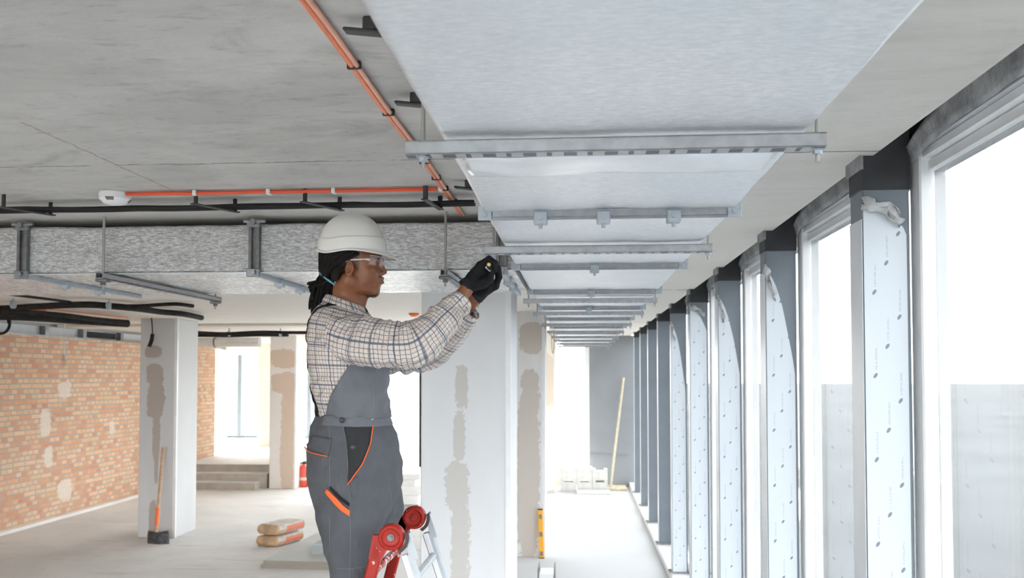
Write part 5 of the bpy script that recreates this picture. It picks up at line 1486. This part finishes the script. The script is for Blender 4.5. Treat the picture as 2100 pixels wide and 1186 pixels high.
FLf = Loft([RB(b, f, ry, 2.1, Y) for b, f, ry, Y in fl], dsp_leg)
vs, fs, uv = FLf.mesh(110, 64, a0=-math.pi / 2)
k = len(allv); allv += vs; allf += [tuple(i + k for i in f) for f in fs]
ov = link('overalls', allv, allf, M['overalls'], WB, smooth=True)
BV = BVHTree.FromPolygons([Vector(v) for v in allv], allf)
# waistband and bib as sheets offset from the shirt / hip surface
def arc_sheet(name, mat, fn, m, n, parent, thick=0.0018):
    rows = [[fn(i / m, j / n) for j in range(n + 1)] for i in range(m + 1)]
    o = MB().sheet(rows).build(name, mat, parent, smooth=True)
    s_ = o.modifiers.new('thick', 'SOLIDIFY'); s_.thickness = thick; s_.offset = 0
    return o, rows
def shirt_t_for_y(py):
    ys_ = [(b[1] + f[1]) / 2 for b, f in [((672, 616), (749, 640)), ((666, 626), (757, 650)), ((657, 638), (767, 664)), ((649, 655), (778, 680)), ((645, 680), (785, 700)), ((644, 710), (789, 722)), ((645, 745), (788, 750)), ((649, 780), (786, 784)), ((654, 815), (788, 820)), ((660, 845), (791, 851)), ((662, 876), (790, 880))]]
    for i in range(len(ys_) - 1):
        if py <= ys_[i + 1]: return i + max(0, (py - ys_[i]) / (ys_[i + 1] - ys_[i]))
    return len(ys_) - 1.001
def hw(py):                                   # half-angle covered by the bib at a height
    if py < 745: return math.radians(50 + 16 * max(0, (py - 690) / 55))
    return math.radians(66 + 50 * ((py - 745) / 105) ** 0.9)
def bibpt(u, v):
    py = 690 + 163 * u; a = (2 * v - 1) * hw(py)
    return TS.S(shirt_t_for_y(py), a, 0.0045)
bib, rows = arc_sheet('bib', M['overalls_bib'], bibpt, 40, 60, ov)
MB().tube([TS.S(shirt_t_for_y(690 + 163 * i / 30), -hw(690 + 163 * i / 30) * 0.36, 0.0056) for i in range(31)], 0.0009, 5).build('stitching', M['thread'], bib, smooth=True)
def wb(u, v):
    py = 849 + 20 * u; a = math.radians(-118 + 236 * v)
    p = NLf.S(0.12 + 1.05 * u, a, 0.0025); return p
arc_sheet('waistband', M['overalls_bib'], wb, 8, 60, ov)
def bp(u, v):                                 # elastic back panel, black
    py = 752 + 104 * u; w = math.radians(12 + 34 * u ** 1.2)
    a = math.pi + (2 * v - 1) * w; return TS.S(shirt_t_for_y(py), a, 0.003)
arc_sheet('back_panel', M['black_cloth'], bp, 20, 24, ov)
for s in (-1, 1):
    def st_(u, v, s=s):
        seq = [(760, 171), (735, 168), (705, 163), (680, 156), (660, 148), (645, 138), (634, 126), (626, 108), (622, 92)]
        t = u * (len(seq) - 1); i = min(int(t), len(seq) - 2); f = t - i
        py = seq[i][0] + (seq[i + 1][0] - seq[i][0]) * f; an = seq[i][1] + (seq[i + 1][1] - seq[i][1]) * f
        T = shirt_t_for_y(py + 6); a = math.radians(an) * s
        r = 0.085 if u > 0.8 else 0.16
        return TS.S(T, a + (v - 0.5) * (0.035 / max(r, 0.05)) , 0.0028)
    arc_sheet('shoulder_strap', M['black_cloth'], st_, 30, 4, ov)
# decals sewn on the near side: found by looking along the line of sight onto the cloth
def hit(px, py, off=0.002):
    d = pdir(px, py); h = BV.ray_cast(CAMP, d)
    if h[0] is None: return None
    n = h[1] if h[1].dot(d) < 0 else -h[1]
    return h[0] + n * off
def sewn(name, mat, L, R_, m=18, n=10, off=0.003, thick=0.002, parent=None):
    def P(poly, t):
        t *= len(poly) - 1; i = min(int(t), len(poly) - 2); f = t - i
        return poly[i][0] + (poly[i + 1][0] - poly[i][0]) * f, poly[i][1] + (poly[i + 1][1] - poly[i][1]) * f
    rows = []; last = None
    for i in range(m + 1):
        row = []
        a, b = P(L, i / m), P(R_, i / m)
        for j in range(n + 1):
            q = hit(a[0] + (b[0] - a[0]) * j / n, a[1] + (b[1] - a[1]) * j / n, off); row.append(q)
        good = [x for x in row if x is not None]
        if not good: good = [last]
        # where the line of sight misses the cloth keep the depth of the nearest hit
        for j in range(n + 1):
            if row[j] is None:
                ref = min((abs(j - jj), jj) for jj in range(n + 1) if row[jj] is not None)[1] if any(x is not None for x in row) else None
                Y = row[ref].y if ref is not None else last.y
                row[j] = A(a[0] + (b[0] - a[0]) * j / n, a[1] + (b[1] - a[1]) * j / n, Y)
        last = good[0]; rows.append(row)
    o = MB().sheet(rows).build(name, mat, parent or ov, smooth=True)
    s_ = o.modifiers.new('thick', 'SOLIDIFY'); s_.thickness = thick; s_.offset = 1
    return o
def seam(name, mat, pts, r, off=0.002, parent=None, k=8):
    P = smoothpath([Vector((a, b, 0)) for a, b in pts], k); out = [hit(p.x, p.y, off) for p in P]
    out = [p for p in out if p is not None]
    return MB().tube(out, r, 6).build(name, mat, parent or ov, smooth=True, angle=80)
pk = sewn('front_pocket', M['dark_cloth'], [(706, 876), (711, 905), (715, 950), (713, 992)], [(762, 869), (757, 912), (742, 950), (715, 992)], 24, 12, 0.002)
seam('pocket_piping', M['piping'], [(763, 875), (761, 892), (757, 914), (744, 948), (727, 974), (713, 994)], 0.0022, 0.004, pk)
p = hit(724, 918, 0.006); MB().lathe(p, (0, -1, 0), [(0, 0.0085), (0.003, 0.009), (0.004, 0.007), (0.0025, 0.004), (0.0025, 0)], 20).build('button', M['button'], pk, smooth=True)
p = A(702, 862, 2.86); q = BV.ray_cast(CAMP, pdir(702, 862)); p = q[0] - pdir(702, 862) * 0.010
MB().lathe(p, (-0.1, -1, 0), [(0, 0.0085), (0.003, 0.009), (0.004, 0.007), (0.0025, 0.004), (0.0025, 0)], 20).build('button', M['button'], ov, smooth=True)
fp = sewn('back_pocket_flap', M['overalls'], [(642, 894), (636, 906), (629, 914), (629, 917)], [(680, 900), (679, 915), (676, 930), (674, 936)], 10, 10, 0.0045, 0.003)
seam('flap_piping', M['piping'], [(629, 918), (638, 927), (655, 932), (674, 936)], 0.002, 0.007, fp)
bpk = None
sewn('thigh_pocket_band', M['piping'], [(671, 1003), (690, 1021), (705, 1038), (718, 1048)], [(667, 1009), (683, 1030), (700, 1048), (717, 1060)], 16, 5, 0.003)
sewn('thigh_pocket_opening', M['black_cloth'], [(678, 998), (692, 1012), (705, 1024), (717, 1032)], [(676, 1002), (688, 1016), (702, 1030), (717, 1040)], 16, 4, 0.002)
seam('side_seam', M['thread'], [(704, 876), (709, 910), (713, 960), (716, 1010), (718, 1060), (719, 1110), (717, 1160), (716, 1190)], 0.0006, 0.0008)
seam('back_seam', M['thread'], [(675, 872), (676, 930), (676, 975), (676, 1000)], 0.0006, 0.0008)
seam('cargo_seam', M['thread'], [(676, 1060), (676, 1100), (677, 1130)], 0.0006, 0.0008)
seam('knee_seam', M['thread'], [(690, 1166), (720, 1167), (755, 1161)], 0.0006, 0.0008)
sewn('ruler_pocket', M['overalls'], [(719, 985), (719, 1005), (720, 1016)], [(735, 976), (734, 1000), (733, 1022)], 8, 5, 0.002, 0.0015)

# ---------------- boots
for s in (-1, 1):
    an = (A(657, 1500) + Vector((0, s * 0.085 - 0.015, 0)))
    R = []
    zb = 0.992; xa = an.x + 0.0
    rr = [(xa - 0.075, 0.02, 0.03), (xa - 0.07, 0.035, 0.05), (xa - 0.04, 0.038, 0.09), (xa + 0.02, 0.040, 0.10), (xa + 0.06, 0.042, 0.07), (xa + 0.12, 0.048, 0.055), (xa + 0.17, 0.045, 0.05), (xa + 0.195, 0.03, 0.035), (xa + 0.205, 0.01, 0.015)]
    rings = [(Vector((x, an.y, zb + h * 0.5 + 0.002)), Vector((0, w, 0)), Vector((0, 0, h * 0.5)), 2.6) for x, w, h in rr]
    lf = Loft(rings); vs, fs, uv = lf.mesh(24, 24)
    vs2, fs2, _ = Loft([(Vector((an.x, an.y, zb + 0.05)), Vector((0.055, 0, 0)), Vector((0, 0.042, 0)), 2.1), (Vector((an.x - 0.005, an.y, zb + 0.16)), Vector((0.05, 0, 0)), Vector((0, 0.045, 0)), 2.1)]).mesh(6, 24)
    k = len(vs); link('boot', vs + vs2, fs + [tuple(i + k for i in f) for f in fs2], M['boot'], WB, smooth=True)

# ---------------- gloves: palm, thumb and four bent fingers each
def glove(prims, cuff, lo, hi, name):
    f = Field(*[np.arange(lo[i], hi[i], 0.0019) for i in range(3)])
    for (a, b, ra, rb, k) in prims: f.cone(a, b, ra, rb, k)
    v, q = f.mesh()
    o = link(name, v, q, M['glove'], WB, smooth=True)
    (a, b, r0, r1) = cuff
    d = (b - a).normalized(); prof = [(0.0, r0 * 0.93), (0.0, r0), (0.004, r0 * 1.04), (0.010, r0 * 1.02), (0.020, r0), ((b - a).length, r1)]
    MB().lathe(a, d, prof, 28).build('glove_cuff', M['glove_cuff'], o, smooth=True, angle=60)
    return o
def H(px, py, Y): return at(px, py, Y)
pr = []
u = 2.97 / 1800
RWp = H(961, 585, 2.955)
# right hand: back of the hand, four metacarpals, curled fingers, thumb under the handle
for i, Y in enumerate((2.940, 2.962, 2.984, 3.004)):
    kx, ky = [(984, 549), (985, 544), (984, 545), (981, 549)][i]
    K = H(kx, ky, Y); pr.append((H(962 + i, 583, 2.953 + 0.006 * i), K, 0.019, 0.0145, 0.012))
    m1 = H([1000, 1003, 1003, 1000][i], [533, 530.5, 532, 536][i], Y); m2 = H([1013, 1016, 1016, 1013][i], [541, 540, 541, 544][i], Y + 0.002); m3 = H([1013, 1016, 1016, 1012][i], [554, 555, 555, 555][i], Y + 0.003)
    r = [0.0098, 0.0102, 0.0098, 0.0090][i]
    pr += [(K, m1, r + 0.002, r, 0.005), (m1, m2, r, r * 0.94, 0.003), (m2, m3, r * 0.94, r * 0.86, 0.003)]
pr += [(H(968, 586, 2.945), H(990, 581, 2.935), 0.021, 0.018, 0.014), (H(990, 581, 2.935), H(1003, 574, 2.930), 0.016, 0.0125, 0.010), (H(1003, 574, 2.930), H(1008, 562, 2.932), 0.0120, 0.0105, 0.005),
       (H(972, 572, 2.955), H(992, 566, 2.965), 0.026, 0.024, 0.015), (H(975, 565, 2.99), H(992, 568, 2.99), 0.022, 0.022, 0.015)]
lo = H(938, 612, 2.88); hi = H(1034, 512, 3.05)
glove(pr, (H(953, 591, 2.948), H(966, 579, 2.955), 0.0285, 0.026), (lo.x, 2.885, lo.z), (hi.x, 3.045, hi.z), 'glove')
pr = []
for i, Y in enumerate((3.045, 3.066, 3.087, 3.105)):
    K = H([1014, 1016, 1015, 1012][i], [588, 587, 587, 589][i], Y)
    m1 = H([1022, 1024, 1024, 1021][i], [571, 569, 570, 573][i], Y); m2 = H([1020, 1022, 1022, 1019][i], [556, 552, 553, 558][i], Y); m3 = H([1011, 1012, 1012, 1011][i], [545, 541, 542, 548][i], Y)
    r = [0.0100, 0.0104, 0.0100, 0.0092][i]
    pr += [(H(984 + i, 600, 3.062 + 0.004 * i), K, 0.018, 0.0140, 0.012), (K, m1, r + 0.002, r, 0.005), (m1, m2, r, r * 0.95, 0.003), (m2, m3, r * 0.95, r * 0.85, 0.003)]
pr += [(H(985, 598, 3.05), H(1000, 589, 3.035), 0.019, 0.016, 0.012), (H(1000, 589, 3.035), H(1006, 575, 3.028), 0.0135, 0.0115, 0.006), (H(1006, 575, 3.028), H(1008, 562, 3.035), 0.0115, 0.010, 0.004)]
lo = H(958, 622, 3.0); hi = H(1040, 525, 3.16)
glove(pr, (H(974, 611, 3.068), H(990, 598, 3.066), 0.0260, 0.024), (lo.x, 2.995, lo.z), (hi.x, 3.145, hi.z), 'glove')

# ---------------- screwdriver held in the right fist
h0, h1 = H(1002.5, 543, 2.925), H(1006, 550, 3.03)
sd = thing('screwdriver', 'yellow and black handled screwdriver held in the gloved fist', 'screwdriver', (h0.x, h0.y, h0.z - 0.012))
ax_ = (h1 - h0).normalized()
MB().lathe(h0, ax_, [(0.0, 0.0), (0.0005, 0.0075), (0.004, 0.0100), (0.02, 0.0105), (0.05, 0.0095), (0.085, 0.011), (0.095, 0.006)], 16).build('handle', M['clip'], sd, smooth=True)
MB().lathe(h0 - ax_ * 0.003, ax_, [(0, 0.0), (0.0004, 0.0050), (0.003, 0.0062), (0.006, 0.0064)], 16).build('yellow_cap', M['tool_yellow'], sd, smooth=True)
MB().cyl(h0 + ax_ * 0.09, h0 + ax_ * 0.20, 0.003, n=10).build('shank', M['steel'], sd, smooth=True)
